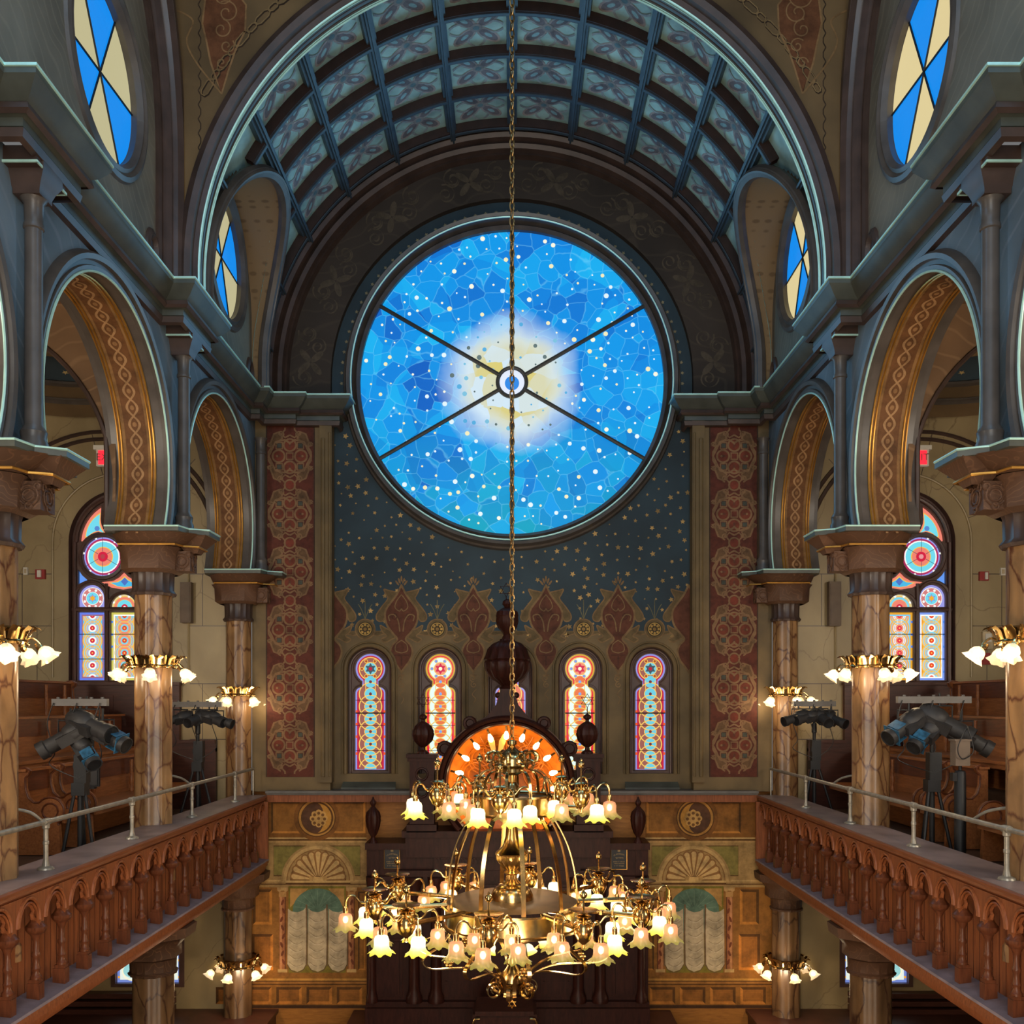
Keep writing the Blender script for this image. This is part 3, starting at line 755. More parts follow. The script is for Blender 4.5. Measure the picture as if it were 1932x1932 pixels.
# --- pilaster interlace panels
for s in (1, -1):
    pt = Paint(lambda px, py, l, s=s: (s*(966-px)*16.12/F, 16.118-.0015*l, EZ+(CY-py)*16.12/F))
    pt.rect(503, 797, 593, 1466, (92,45,32), 1)
    pt.stroke([(503,797),(593,797),(593,1466),(503,1466)], 2.5, (70,50,36), 2, True)
    tn = (130,98,68); gr = (84,78,56); rd = (112,53,36)
    for cy in (861, 970, 1079, 1188, 1298, 1406):
        cx = 547
        for sy in (1, -1):
            for sx in (1, -1):
                # scrolled corner leaves
                q = [(14,-34),(20,-46),(30,-42),(36,-26),(42,-20),(34,-18),(26,-24)]
                pt.poly([(cx+sx*u, cy+sy*v) for u, v in q], (104,76,50), 2)
                pt.stroke([(cx+sx*u, cy+sy*v) for u, v in q], 3.4, tn, 4, True)
                pt.spiral(cx+sx*17, cy+sy*-42, 6.5, 90, 1.3, 2.6, tn, 4, sx*sy)
                pt.spiral(cx+sx*38, cy+sy*-22, 5, 0, 1.2, 2.4, tn, 4, -sx*sy)
                pt.rect(cx+sx*20-4, cy+sy*20-4, cx+sx*20+4, cy+sy*20+4, (74,76,66), 3)
                pt.stroke([(cx+sx*20+a*6, cy+sy*20+b*6) for a, b in ((-1,-1),(1,-1),(1,1),(-1,1))], 3, tn, 4, True)
                pt.stroke([(cx+sx*40, cy), (cx+sx*33, cy+sy*14), (cx+sx*27, cy+sy*27), (cx+sx*10, cy+sy*31), (cx, cy+sy*25)], 3.6, tn, 4)
                pt.stroke([(cx+sx*40, cy), (cx+sx*40, cy+sy*8), (cx+sx*34, cy+sy*18), (cx+sx*36, cy+sy*24)], 3.2, tn, 4)
                pt.stroke([(cx, cy+sy*40), (cx+sx*9, cy+sy*35), (cx+sx*16, cy+sy*42), (cx+sx*9, cy+sy*50), (cx+sx*9, cy+sy*54)], 3.2, tn, 4)
        for a in range(4):
            u, v = cx+21*cosd(90*a), cy+21*sind(90*a)
            pt.disc(u, v, 11, rd, 3, 18); pt.ring(u, v, 11.5, 3.4, tn, 5, 20)
            pt.ell(u, v, 5, 2.4, 90*a, (96,56,40), 5); pt.disc(u+3*cosd(90*a), v+3*sind(90*a), 2.2, tn, 6, 8)
        pt.rect(cx-5, cy-5, cx+5, cy+5, (104,50,36), 6); pt.stroke([(cx-6,cy-6),(cx+6,cy-6),(cx+6,cy+6),(cx-6,cy+6)], 3, tn, 7, True)
        if cy < 1400:
            pt.ring(cx, cy+54.5, 10, 3, tn, 5, 16); pt.disc(cx, cy+54.5, 8, (120,54,38), 4, 12)
    pt.obj('interlace_painting', M['paint'], wb)
# --- the round window
rw = MB(); rf_ = lambda r, a, d: (RX+r*cosd(a), d, EZ+RH+r*sind(a))
rw.arcsweep([(2.53,16.55),(2.53,16.40),(2.58,16.34),(2.62,16.40),(2.68,16.22),(2.73,16.20),(2.76,16.32),(2.79,16.34),(2.81,16.42)], rf_, 0, 360, 120)
win = rw.obj('window_1', M['mould2'])
struct(win, 'great round end window of mottled blue mosaic glass paling to cream', 'window')
gl = MB(); gl.lathe([(2.55,0),(0.001,0)], (0,0,0), 96, cap=False, M=Matrix.Rotation(PI/2,4,'X')); g_ = gl.obj('pane', M['starglass'], win, world=False, loc=(RX,16.48,EZ+RH))
tl = MB(); tl.tube([rf_(2.655, i*3, 16.215) for i in range(120)], .014, 6, True); tl.obj('gilt_bead', M['mint'], win)
for k in range(6):
    a = 30+60*k
    m = MB(); m.tube([rf_(.24, a, 16.42), rf_(2.55, a, 16.42)], .034, 8); m.obj('mullion', M['ironrib'], win)
hub = MB(); hub.tube([rf_(.24, i*10, 16.42) for i in range(36)], .034, 8, True); hub.obj('hub_ring', M['ironrib'], win)
pt = Paint(lambda u, v, l: (RX+u, 16.474-.001*l, EZ+RH+v))
sp_ = []
t_ = 0
while len(sp_) < 300 and t_ < 20000:
    t_ += 1
    r, a = 2.47*math.sqrt(RNG.random()), RNG.uniform(0, 360)
    x, y = r*cosd(a), r*sind(a)
    if r < .3 or any((x-p)**2+(y-q)**2 < .018 for p, q in sp_): continue
    sp_.append((x, y))
for x, y in sp_:
    r = math.hypot(x, y); big = RNG.random() < .35
    if r < 1.05: c = RNG.choice([(80,170,220),(90,110,110),(120,190,220)])
    else: c = RNG.choice([(250,248,226),(244,236,190),(226,244,250)])
    pt.disc(x, y, RNG.uniform(.030, .042) if big else RNG.uniform(.014, .022), c, 1, 10)
pt.disc(0, 0, .23, (226,234,250), 1); pt.disc(0, 0, .12, (20,130,226), 2)
pt.obj('glass_fleck', M['glass'], win)
# --- slender keyhole windows
def lancet(k, cx):
    A = k in (0, 4) or k == 2
    xo, xr, fill, inr, ctr, gold = ((146,146,222),(196,24,56),(156,92,82),(108,206,228),(120,44,40),(250,204,96)) if A else ((206,160,50),(226,22,56),(228,250,240),(230,112,62),(120,166,236),(240,196,90))
    if k == 2: fill, inr = (226,110,80), (240,150,90)
    wy = YR+.10
    fr = MB()
    n1 = keyarch(cx, 0.0)
    key = []
    kx, ky = cx, 1261.3
    def out(w):  # keyhole outline, pixels, grown by w
        o = [(-28-w,1453+w*.4),(28+w,1453+w*.4),(28+w,1312)]
        o += [(17+(11+w)*cosd(a), 1308-(11+w)*sind(a)) for a in range(10, 91, 16)]
        o += [(15+w,1296-w)]
        a0 = math.degrees(math.asin(23/27.6))
        o += [((27.6+w)*cosd(a), ky+(27.6+w)*sind(a)) for a in [lerp(57, -237, i/30) for i in range(31)]]
        o += [(-15-w,1296-w)]
        o += [(-17-(11+w)*cosd(a), 1308-(11+w)*sind(a)) for a in range(90, 9, -16)]
        o += [(-28-w,1312)]
        return [(cx+u, v) for u, v in o]
    to = lambda lst: [(U(u), V(v)) for u, v in lst]
    fr.prism([keyarch(cx, -.004), to(out(.6))], lambda x, h: (x, wy, EZ+h), lambda x, h: (x, wy+.05, EZ+h))
    w_ = fr.obj('window_%d' % (8+k), M['winframe'])
    lab = ['leftmost', 'second from left', 'middle', 'second from right', 'rightmost'][k]
    struct(w_, f'slender keyhole stained glass window, {lab} of the row of five in the end wall', 'window')
    mo = MB()
    mo.tube([(x, wy-.005, EZ+h) for x, h in to(out(4.5))], .014, 6, True)
    a_ = keyarch(cx, -.035); mo.tube([(x, wy-.01, EZ+h) for x, h in a_[1:]+[a_[0]]], .022, 6)
    mo.obj('inner_mould', M['winframe'], w_)
    oa = keyarch(cx, .03); om = MB(); om.tube([(x, YR-.01, EZ+h) for x, h in oa[1:]+[oa[0]]], .036, 8)
    oa = keyarch(cx, .085); om.tube([(x, YR-.0, EZ+h) for x, h in oa[1:]+[oa[0]]], .018, 8)
    om.obj('architrave', M['olive'], w_)
    p = Paint(lambda px, py, l: (U(px), wy+.03-.0012*l, EZ+V(py)))
    p.poly(out(.8), xo, 0); p.poly(out(-2.6), xr, 1); p.poly(out(-7), fill if not A else (140,70,70), 2)
    ys = [1309+23.9*i for i in range(7)]
    for i, y in enumerate([1286]+ys):
        ro = 21.3 if i else 10
        n = 28
        c = [(cx+ro*math.cos(2*PI*q/n), min(1452.5, y+ro*math.sin(2*PI*q/n))) for q in range(n)]
        p.poly(c, fill, 3)
    for i, y in enumerate([1286]+ys):
        ri = 11.3
        p.poly([(cx+ri*math.cos(2*PI*q/20), min(1452, y+ri*math.sin(2*PI*q/20))) for q in range(20)], inr, 4)
        if y < 1450: p.disc(cx, y, 2.9, ctr, 6, 10)
    for i, y in enumerate(ys):
        for ro, ww in ((21.3, 1.9), (11.3, 1.4)):
            ps = [(cx+ro*math.cos(2*PI*q/32), y+ro*math.sin(2*PI*q/32)) for q in range(33)]
            for q in range(32):
                if ps[q][1] < 1452 and ps[q+1][1] < 1452: p.stroke([ps[q], ps[q+1]], ww, gold, 5)
    for y0, y1 in ((1284,1304),): 
        for sg in (1, -1): p.stroke([(cx+sg*9,y0),(cx+sg*9,y1)], 1.4, gold, 5)
    p.disc(cx, ky, 22.5, gold, 3); p.disc(cx, ky, 20.5, fill, 4); p.ring(cx, ky, 12, 1.5, gold, 5); p.disc(cx, ky, 11.4, (120,206,222) if A else (240,140,110), 5)
    for q in range(6): p.disc(cx+16.3*cosd(30+60*q+30), ky-16.3*sind(30+60*q+30), 3.6, gold, 5, 12); p.disc(cx+16.3*cosd(60+60*q), ky-16.3*sind(60+60*q), 2.6, (176,74,24) if A else (110,150,230), 6, 10)
    p.star(cx, ky, 11, (64,84,96) if A else (206,16,70), 6, 6, .577, -90); p.disc(cx, ky, 3.6, (180,24,50) if A else (255,244,200), 7, 10)
    for y in (1276, 1340, 1364, 1388, 1420): 
        for sg in (1, -1): p.rect(cx+sg*26.5-1.6, y, cx+sg*26.5+1.6, y+5, (240,90,30), 2)
    p.obj('pane', M['glassbr' if not A else 'glass'], w_)
    ld = MB()
    for y, r in ((1345.5,.010),(1321,.004),(1369,.004),(1417,.004)): ld.tube([(U(cx-28), wy+.015, EZ+V(y)), (U(cx+28), wy+.015, EZ+V(y))], r, 5)
    ld.obj('saddle_bar', M['lead'], w_)
    si = MB(); xc = U(cx); si.add([(xc-KW-.05,YR+.2,EZ-1.17),(xc+KW+.05,YR+.2,EZ-1.17),(xc+KW+.08,YR-.12,EZ-1.40),(xc-KW-.08,YR-.12,EZ-1.40),(xc-KW-.08,YR-.12,EZ-1.45),(xc+KW+.08,YR-.12,EZ-1.45)], [(0,1,2,3),(3,2,5,4)])
    si.obj('sill', M['dustsill'] if 'dustsill' in M else M['cornice'], w_)
for k, cx in enumerate(WPX): lancet(k, cx)
# --- lower end wall, ledge, aisle end walls
lwz = MB(); lwz.plate([[(-4.72,-7.0),(4.72,-7.0),(4.72,-1.45),(-4.72,-1.45)]], lambda x, h: (x, YB, EZ+h)); lwz.box(-4.0,4.0,16.12,16.5,EZ-1.52,EZ-1.45)
lwz.obj('lower_wall', M['goldwood'], wb)
lg = MB(); lg.box(-4.0,4.0,15.98,16.42,EZ-1.47,EZ-1.43); lg.box(-4.0,4.0,16.04,16.3,EZ-1.50,EZ-1.47)
lgo = lg.obj('trim_5', M['alu']); struct(lgo, 'narrow grey ledge along the foot of the upper end wall', 'ledge')
lg2 = MB(); lg2.box(-4.0,4.0,16.08,16.3,EZ-1.62,EZ-1.50); lg2.obj('fascia', M['oak'], lgo)
# ================================================================== SIDE AISLES
XO = 9.0
def bigwin(s, n):
    cx = 1704
    def U2(px): return s*(px-966)*YB/F
    def V2(py): return (CY-py)*YB/F
    fx = lambda px, py: (U2(px), V2(py))
    outer = [(cx-97,1292),(cx+97,1292),(cx+97,1022)]+[(cx+97*cosd(a),1022-97*sind(a)) for a in range(6, 180, 6)]+[(cx-97,1022)]
    hw = lambda c, y0, y1: [(c-25,y1),(c+25,y1),(c+25,y0),(c-25,y0)]
    def head(c, yb, yc, r): 
        a0 = math.degrees(math.asin((yc-yb)/r)) if yb > yc else 0
        return [(c-r*cosd(a0), yb), (c+r*cosd(a0), yb)]+[(c+r*cosd(a), yc-r*sind(a)) for a in range(int(a0)+4, int(180-a0), 8)]
    rects = [hw(cx+61,1154,1283), hw(cx,1154,1283), hw(cx-61,1154,1283)]
    hd = [head(cx+61,1144,1127,25), head(cx,1144,1143.9,24), head(cx-61,1144,1127,25)]
    hd[0] = [(cx+36,1144),(cx+86,1144)]+[(cx+61+25*cosd(a),1127-25*sind(a)) for a in range(0,181,10)]
    hd[2] = [(2*cx-x, y) for x, y in hd[0]]
    ro = [[(cx+sg*40+37*cosd(a),1048+37*sind(a)) for a in range(0,360,8)] for sg in (1,-1)]
    top = [(cx+33*cosd(a),976+33*sind(a)) for a in range(0,360,10)]
    def spand(sg):
        o = [(cx+sg*(83*cosd(a)), 1024-83*sind(a)) for a in range(4, 61, 7)]
        i1 = [(cx+sg*(43*cosd(a)), 976-43*sind(a)) for a in range(10, -61, -12)]
        i2 = [(cx+sg*40+sg*47*cosd(a), 1048-47*sind(a)) for a in range(82, 30, -9)]
        return o+i1+i2
    def tri(sg): return [(cx+sg*86,1072),(cx+sg*86,1101),(cx+sg*68,1093),(cx+sg*78,1084)]
    bot = [(cx,1077),(cx+10,1087),(cx+22,1094),(cx+44,1096),(cx+24,1107),(cx,1111),(cx-24,1107),(cx-44,1096),(cx-22,1094),(cx-10,1087)]
    shapes = rects+hd+ro+[top, spand(1), spand(-1), tri(1), tri(-1), bot]
    dep = lambda d: (lambda px, py: (U2(px), YB+d, EZ+V2(py)))
    fr = MB(); fr.plate([outer]+shapes, dep(.10))
    for q in shapes: fr.strip(q, dep(.10), dep(.17))
    fr.strip(outer, dep(.10), dep(-.03), True)
    fo = fr.obj('window_%d' % n, M['winframe'])
    struct(fo, f'large arched tracery window of leaded circles at the end of the {side_name[s]} gallery', 'window')
    mo = MB()
    for q, r in ((ro[0],1),(ro[1],1),(top,1)):
        c0 = (sum(p[0] for p in q)/len(q), sum(p[1] for p in q)/len(q))
        mo.tube([Vector(dep(.085)(c0[0]+(p[0]-c0[0])*1.14, c0[1]+(p[1]-c0[1])*1.14)) for p in q], .028, 6, True)
    for q in hd:
        c0 = (sum(p[0] for p in q)/len(q), 1133)
        mo.tube([dep(.085)(c0[0]+(p[0]-c0[0])*1.2, c0[1]+(p[1]-c0[1])*1.2) for p in q[1:]+q[:1]], .026, 6)
    mo.tube([dep(.06)(cx+88*cosd(a), 1022-88*sind(a)) for a in range(0,181,6)], .03, 6)
    for u in (-30.5, 30.5): mo.tube([dep(.07)(cx+u,1100), dep(.07)(cx+u,1290)], .03, 6)
    for u in (-91, 91): mo.tube([dep(.06)(cx+u,1022), dep(.06)(cx+u,1290)], .03, 6)
    mo.tube([dep(.07)(cx-95,1149), dep(.07)(cx+95,1149)], .035, 6); mo.tube([dep(.04)(cx-98,1289), dep(.04)(cx+98,1289)], .04, 6)
    mo.obj('tracery_mould', M['winframe'], fo)
    p = Paint(lambda px, py, l: (U2(px), YB+.165-.0012*l, EZ+V2(py)))
    gold=(240,190,70); cy=(110,214,232); pk=(236,128,108); crim=(206,20,60); lav=(150,150,224); blue=(70,130,226); wht=(246,246,240)
    sch = [((120,150,232), wht, (236,150,30), (246,188,130), (130,214,232), (232,60,20)),
           ((226,160,40), (120,200,232), (160,200,236), (236,150,110), (226,240,246), (226,30,70)),
           ((112,140,230), (170,100,110), (120,196,236), (240,176,120), (110,200,236), (206,20,50))]
    if s < 0: sch = [((96,120,226), (150,100,130), (96,190,236), (240,176,110), (150,206,236), (206,20,60)), ((206,196,90), wht, (240,170,90), (120,206,226), (236,150,110), (216,60,20)), sch[0]]
    for c, (bo, b2, f1, f2, f3, ct) in zip((cx+61, cx, cx-61), sch):
        p.rect(c-26,1153,c+26,1284,bo,1); p.rect(c-21,1158,c+21,1279,b2,2); p.rect(c-18.5,1160.5,c+18.5,1276.5,f1,3)
        for i in range(6):
            y = 1160+23.7*i
            def cl(r, n=26): return [(c+min(1,18.4/r if r > 18.4 else 1)*r*math.cos(2*PI*q/n), max(1160.5, min(1276.5, y+r*math.sin(2*PI*q/n)))) for q in range(n)]
            p.poly(cl(18.3), f2, 4); p.poly(cl(12.5), f3, 6); p.poly(cl(7.5), wht if c != cx else f2, 8); p.poly(cl(4.6), ct, 10); p.poly(cl(1.5), (255,190,90), 11)
        for i in range(6):
            y = 1160+23.7*i
            for r, w, cc in ((18.3,1.5,gold),(15.4,1.2,cy if f2[0] > 200 else pk),(12.5,1.2,gold),(9.8,1,pk)):
                ps = [(c+r*math.cos(2*PI*q/30), y+r*math.sin(2*PI*q/30)) for q in range(31)]
                for q in range(30):
                    if all(1161 < k[1] < 1276 for k in ps[q:q+2]): p.stroke(ps[q:q+2], w, cc, 7)
        for y in (1172,1196,1219,1243,1267):
            for sg in (1,-1): p.rect(c+sg*23.5-1.5, y-2, c+sg*23.5+1.5, y+2, blue, 3)
    for k, c in enumerate((cx+61, cx-61)):
        p.poly([(c+(u-cx-61)*1.03, v) for u, v in hd[0]], lav, 1); y = 1127
        p.disc(c, y, 21, wht, 2); p.disc(c, y, 19.5, (206,120,120), 3); 
        for q in range(8): p.disc(c+16*cosd(22+45*q), y+16*sind(22+45*q), 2.6, wht, 4, 8)
        p.disc(c, y, 12.5, wht, 5); p.disc(c, y, 11.5, cy, 6); p.star(c, y, 9, (110,160,226), 7, 6, .577); p.star(c, y, 6, (240,170,40), 8, 6, .6)
    half = lambda r: [(cx+r*cosd(a), 1144-r*sind(a)) for a in range(0,181,8)]
    for r, cc, l in ((25,(226,206,150),1),(21,gold,2),(19.5,pk if s < 0 else (120,206,232),3),(15,gold,4),(14,cy if s < 0 else pk,5),(6,crim,6),(2.6,wht,7)): p.poly(half(r), cc, l)
    for q in range(4): p.disc(cx+23*cosd(25+43*q), 1144-22*sind(25+43*q), 2.6, wht, 3, 8)
    for sg in (1,-1):
        c = cx+sg*40
        for r, cc in ((38,lav),(34.5,(176,30,86)),(31,wht),(28.5,cy),(19,gold),(17.2,pk),(9.5,crim),(4.5,(226,150,150) if s > 0 else (176,60,70))): p.disc(c,1048,r,cc,int(40-r),32)
        for q in range(6):
            a = 30+60*q; p.stroke([(c+9.5*cosd(a),1048+9.5*sind(a)),(c+37*cosd(a),1048+37*sind(a))], .9, (60,70,90), 41)
            p.disc(c+36*cosd(a+20),1048+36*sind(a+20),2.2,wht,41,8)
        p.poly(spand(sg), pk, 1)
        g = spand(sg); m = (sum(q[0] for q in g)/len(g), sum(q[1] for q in g)/len(g))
        p.poly([(m[0]+(a-m[0])*.72, m[1]+(b-m[1])*.72) for a, b in g], gold, 2); p.poly([(m[0]+(a-m[0])*.64, m[1]+(b-m[1])*.64) for a, b in g], cy, 3)
        p.disc(m[0]-sg*5, m[1]+2, 5, (84,130,200), 4, 8)
        p.poly(tri(sg), (96,150,236), 1)
    for r, cc in ((34,lav),(30,crim),(26,gold),(22,pk),(14,cy)): p.disc(cx,976,r,cc,int(40-r),28)
    p.poly(bot, pk, 1); p.poly([(cx+(a-cx)*.7, 1098+(b-1098)*.66) for a, b in bot], gold, 2); p.poly([(cx+(a-cx)*.6, 1098.5+(b-1098)*.55) for a, b in bot], (70,180,226), 3); p.poly([(cx,1087),(cx+7,1095),(cx,1103),(cx-7,1095)], (70,110,190), 4)
    p.obj('pane', M['glassbr'], fo)
    ld = MB()
    for c in (cx-61, cx, cx+61):
        for y in (1195.5,1242.5): ld.tube([dep(.15)(c-25,y), dep(.15)(c+25,y)], .006, 5)
    ld.obj('saddle_bar', M['lead'], fo)
    return outer, U2, V2
for s in (1, -1):
    sd = side_name[s]; par = walls[s]
    outer, U2, V2 = bigwin(s, 13 if s > 0 else 14)
    # end wall of the aisle
    hole = [((px-966)*YB/F, (CY-py)*YB/F) for px, py in outer]
    lowo = [((px-966)*YB/F, (CY-py)*YB/F) for px, py in ((1590,1858),(1718,1858),(1718,1680),(1590,1680))]
    ew = MB(); ew.plate([[(W1-.1,-7),(XO,-7),(XO,6),(W1-.1,6)], hole, lowo], lambda x, h: (x, YB, EZ+h))
    ew.strip(lowo, lambda x, h: (x, YB, EZ+h), lambda x, h: (x, YB+.2, EZ+h))
    eo = ew.mirror(s).obj('wall_'+sd+'_end', M['wallmarble']); struct(eo, f'cream marbled wall closing the {sd} gallery and aisle', 'wall')
    # raised surround and block joints
    sur = MB(); cx = 1704
    m3 = lambda d: (lambda px, py: ((px-966)*YB/F, YB+d, EZ+(CY-py)*YB/F))
    sur.tube([m3(-.01)(cx+128,1278), m3(-.01)(cx+128,1022)]+[m3(-.01)(cx+128*cosd(a),1022-128*sind(a)) for a in range(4,180,5)]+[m3(-.01)(cx-128,1022), m3(-.01)(cx-128,1278)], .02, 6)
    sur.mirror(s).obj('window_surround', M['wallmarble'], eo)
    jn = MB()
    for y in (1083, 1181, 1290, 1395): 
        for a, b in ((1465,1574),(1834,1990)):
            jn.box((a-966)*YB/F,(b-966)*YB/F,YB-.003,YB+.01,EZ+(CY-y)*YB/F-.006,EZ+(CY-y)*YB/F+.006)
    for px, y0, y1 in ((1550,1083,1181),(1550,1290,1395),(1500,1181,1290),(1890,1083,1181),(1862,1181,1290)):
        jn.box((px-966)*YB/F-.005,(px-966)*YB/F+.005,YB-.003,YB+.01,EZ+(CY-y1)*YB/F,EZ+(CY-y0)*YB/F)
    for a in (20, 48, 75, 105, 132):
        p0, p1 = m3(-.002)(cx+130*cosd(a),1022-130*sind(a)), m3(-.002)(cx+210*cosd(a),1022-210*sind(a)); jn.tube([p0,p1], .006, 4)
    jn.mirror(s).obj('block_joint', M['mould'], eo)
    # dark wainscot
    ws = MB()
    ws.box((1590-966)*YB/F, XO, YB-.10, YB, EZ-2.9, EZ+.29); ws.box((1590-966)*YB/F-.02, XO, YB-.15, YB, EZ+.29, EZ+.34)
    ws.box(W1+.05, (1590-966)*YB/F, YB-.10, YB, EZ-2.9, EZ-.66); ws.box(W1+.05, (1590-966)*YB/F+.02, YB-.14, YB, EZ-.66, EZ-.61); ws.box(W1+.05, (1590-966)*YB/F, YB-.12, YB, EZ-.80, EZ-.75)
    for x0 in (5.75, 6.55, 7.35, 8.1):
        ws.box(x0, x0+.62, YB-.12, YB-.1, EZ-.35, EZ+.12); ws.box(x0+.06, x0+.56, YB-.13, YB-.1, EZ-.29, EZ+.06); ws.box(x0, x0+.62, YB-.12, YB-.1, EZ-1.3, EZ-.5)
    wo = ws.mirror(s).obj('trim_%d' % (6 if s > 0 else 7), M['wains']); struct(wo, f'dark panelled wainscot behind the {sd} gallery pews', 'wainscot')
    # outer side wall, lower aisle, gallery structure
    ow = MB(); ow.box(XO, XO+.2, 2.5, YB+.3, 0, EZ+6); ow = ow.mirror(s).obj('wall_outer_'+sd, M['wallmarble']); struct(ow, f'outer {sd} side wall of the aisle', 'wall')
    # lower window beneath the gallery
    lf = MB()
    m4 = lambda d: (lambda px, py: ((px-966)*YB/F, YB+d, EZ+(CY-py)*YB/F))
    panes = [[(1594,1856),(1650,1856),(1650,1690),(1594,1690)], [(1658,1856),(1714,1856),(1714,1690),(1658,1690)]]
    lf.prism([[(1584,1862),(1722,1862),(1722,1676),(1584,1676)]]+panes, m4(-.02), m4(.1))
    lw_ = lf.mirror(s).obj('window_%d' % (15 if s > 0 else 16), M['winframe']); struct(lw_, f'lower stained glass window under the {sd} gallery', 'window')
    p = Paint(lambda px, py, l, s=s: (s*(px-966)*YB/F, YB+.08-.0012*l, EZ+(CY-py)*YB/F))
    for a in (1594, 1658):
        p.rect(a,1690,a+56,1856,(110,130,200),1); p.rect(a+5,1690,a+51,1851,(226,236,226),2)
        for i in range(5):
            y = 1848-32*i
            p.ell(a+28,y-14,17,13,0,(150,206,206),3,20); p.ring(a+28,y-14,18,2,(250,240,200),4,24); p.ring(a+12,y-2,14,2,(250,236,190),4,24) if False else None
            p.disc(a+28,y-14,6,(200,226,236),5)
            for sg in (0,1): p.rect(a+1+50*sg,y-4,a+5+50*sg,y,(236,160,40),3)
    p.obj('pane', M['glassbr'], lw_)
    # transverse arch across the gallery at the middle column
    ax, ar, ahc, asp = 6.9, 2.10, 2.62, 2.06
    pol_ = [(W1-.05,5.2),(W1-.05,asp)]+[(x, h) for x, h in arch_pts(ax, ar, 40, ahc, asp)]+[(XO,asp),(XO,5.2)]
    for yy0, yy1 in ((11.86,12.6), (8.0,8.74)):
        tw = MB(); tw.prism([pol_], lambda x, h: (x, yy0, EZ+h), lambda x, h: (x, yy1, EZ+h))
        tw.mirror(s).obj('gallery_arch', M['aislebrown'], par)
        tm = MB(); 
        for r in (ar,): tm.tube([(max(x, 4.875), yy0-.005, EZ+h) for x, h in arch_pts(ax, r, 40, ahc, asp)], .03, 6)
        tm.mirror(s).obj('gallery_arch_roll', M['mould'], par)
    # arch on the end wall
    em = MB()
    for r in (1.86, 1.98): em.tube([(x, YB-.01, EZ+h) for x, h in arch_pts(6.75, r, 40, 2.5, 2.06)], .035, 6)
    em.mirror(s).obj('wall_roll', M['mould'], eo)
    # domed gallery ceilings: flat plate, round opening, drum with frieze, starry dome
    for (y0, y1, yc) in ((8.74,11.86,10.3), (12.6,YB,14.45)):
        rr = 1.5
        cp = MB(); circ = [(6.9+rr*cosd(a), yc+rr*sind(a)) for a in range(0,360,8)]
        cp.plate([[(W1-.05,y0),(XO,y0),(XO,y1),(W1-.05,y1)], circ], lambda x, y: (x, y, EZ+4.8))
        cp.mirror(s).obj('gallery_ceiling', M['aislebrown'], par)
        dr = MB(); dfn = lambda r, a, d: (6.9+r*cosd(a), yc+r*sind(a), EZ+d)
        dr.arcsweep([(rr,4.80),(rr+.03,4.74),(rr+.10,4.73),(rr+.14,4.80)], dfn, 0, 360, 48); dr.arcsweep([(rr,4.82),(rr-.03,4.86),(rr-.06,4.88),(rr-.06,4.9),(rr,4.92)], dfn, 0, 360, 48)
        dr.arcsweep([(rr,5.10),(rr-.06,5.13),(rr-.06,5.17),(rr,5.2)], dfn, 0, 360, 48)
        dr.mirror(s).obj('dome_mould', M['mould2'], par)
        fz = MB(); fz.arcsweep([(rr,4.62),(rr,5.2)], dfn, 0, 360, 48); fz.mirror(s).obj('dome_frieze', M['frieze'] if 'frieze' in M else M['pendent'], par)
        dm = MB(); dm.grid([[(6.9+rr*cosd(b)*cosd(a), yc+rr*cosd(b)*sind(a), EZ+5.2+.9*sind(b)) for a in range(0,361,10)] for b in range(0,91,10)]); dm.mirror(s).obj('dome', M['blue'], par)
        pt = Paint(lambda a, b, l, s=s, yc=yc: (s*(6.9+(1.5-.01*l)*cosd(b)*cosd(a)), yc+(1.5-.01*l)*cosd(b)*sind(a), EZ+5.2+(.9-.01*l)*sind(b)))
        for k in range(60): 
            a, b = RNG.uniform(0,360), RNG.uniform(5,70); pt.star(a, b, 2.2, (200,170,110), 1, 5, .45)
        pt.obj('dome_star', M['paint'], par)
    # gallery floor in tiers, and its underside
    gf = MB()
    gf.box(4.31,5.25,2.5,YB-.1,EZ-2.75,EZ-2.2); gf.box(5.25,6.15,2.5,YB-.1,EZ-2.75,EZ-1.75); gf.box(6.15,7.05,2.5,YB-.1,EZ-2.75,EZ-1.12); gf.box(7.05,XO,2.5,YB-.1,EZ-2.75,EZ-.5)
    gfo = gf.mirror(s).obj('floor_gallery_'+sd, M['floor']); struct(gfo, f'stepped timber floor of the {sd} gallery', 'floor')
    # bench wainscot at main floor level
    bw = MB(); bw.box(3.9,XO,15.4,16.3,0,EZ-5.12); bw.box(3.86,XO,15.34,16.3,EZ-5.12,EZ-5.06)
    for k in range(6): bw.box(4.0+.8*k,4.65+.8*k,15.37,15.4,EZ-5.75,EZ-5.2)
    bwo = bw.mirror(s).obj('trim_%d' % (8 if s > 0 else 9), M['wains']); struct(bwo, f'dark wainscot bench below the {sd} gallery', 'wainscot')
    sl = MB()
    for k in range(3): sl.box(5.55,XO,16.0+.06*k,YB,EZ-5.06+.11*k,EZ-4.98+.11*k)
    sl.mirror(s).obj('stepped_sill', M['wains'], bwo)
fl = MB(); fl.box(-9.2,9.2,-3.5,16.6,-.1,0); flo = fl.obj('floor', M['floor']); struct(flo, 'main timber floor of the sanctuary', 'floor')
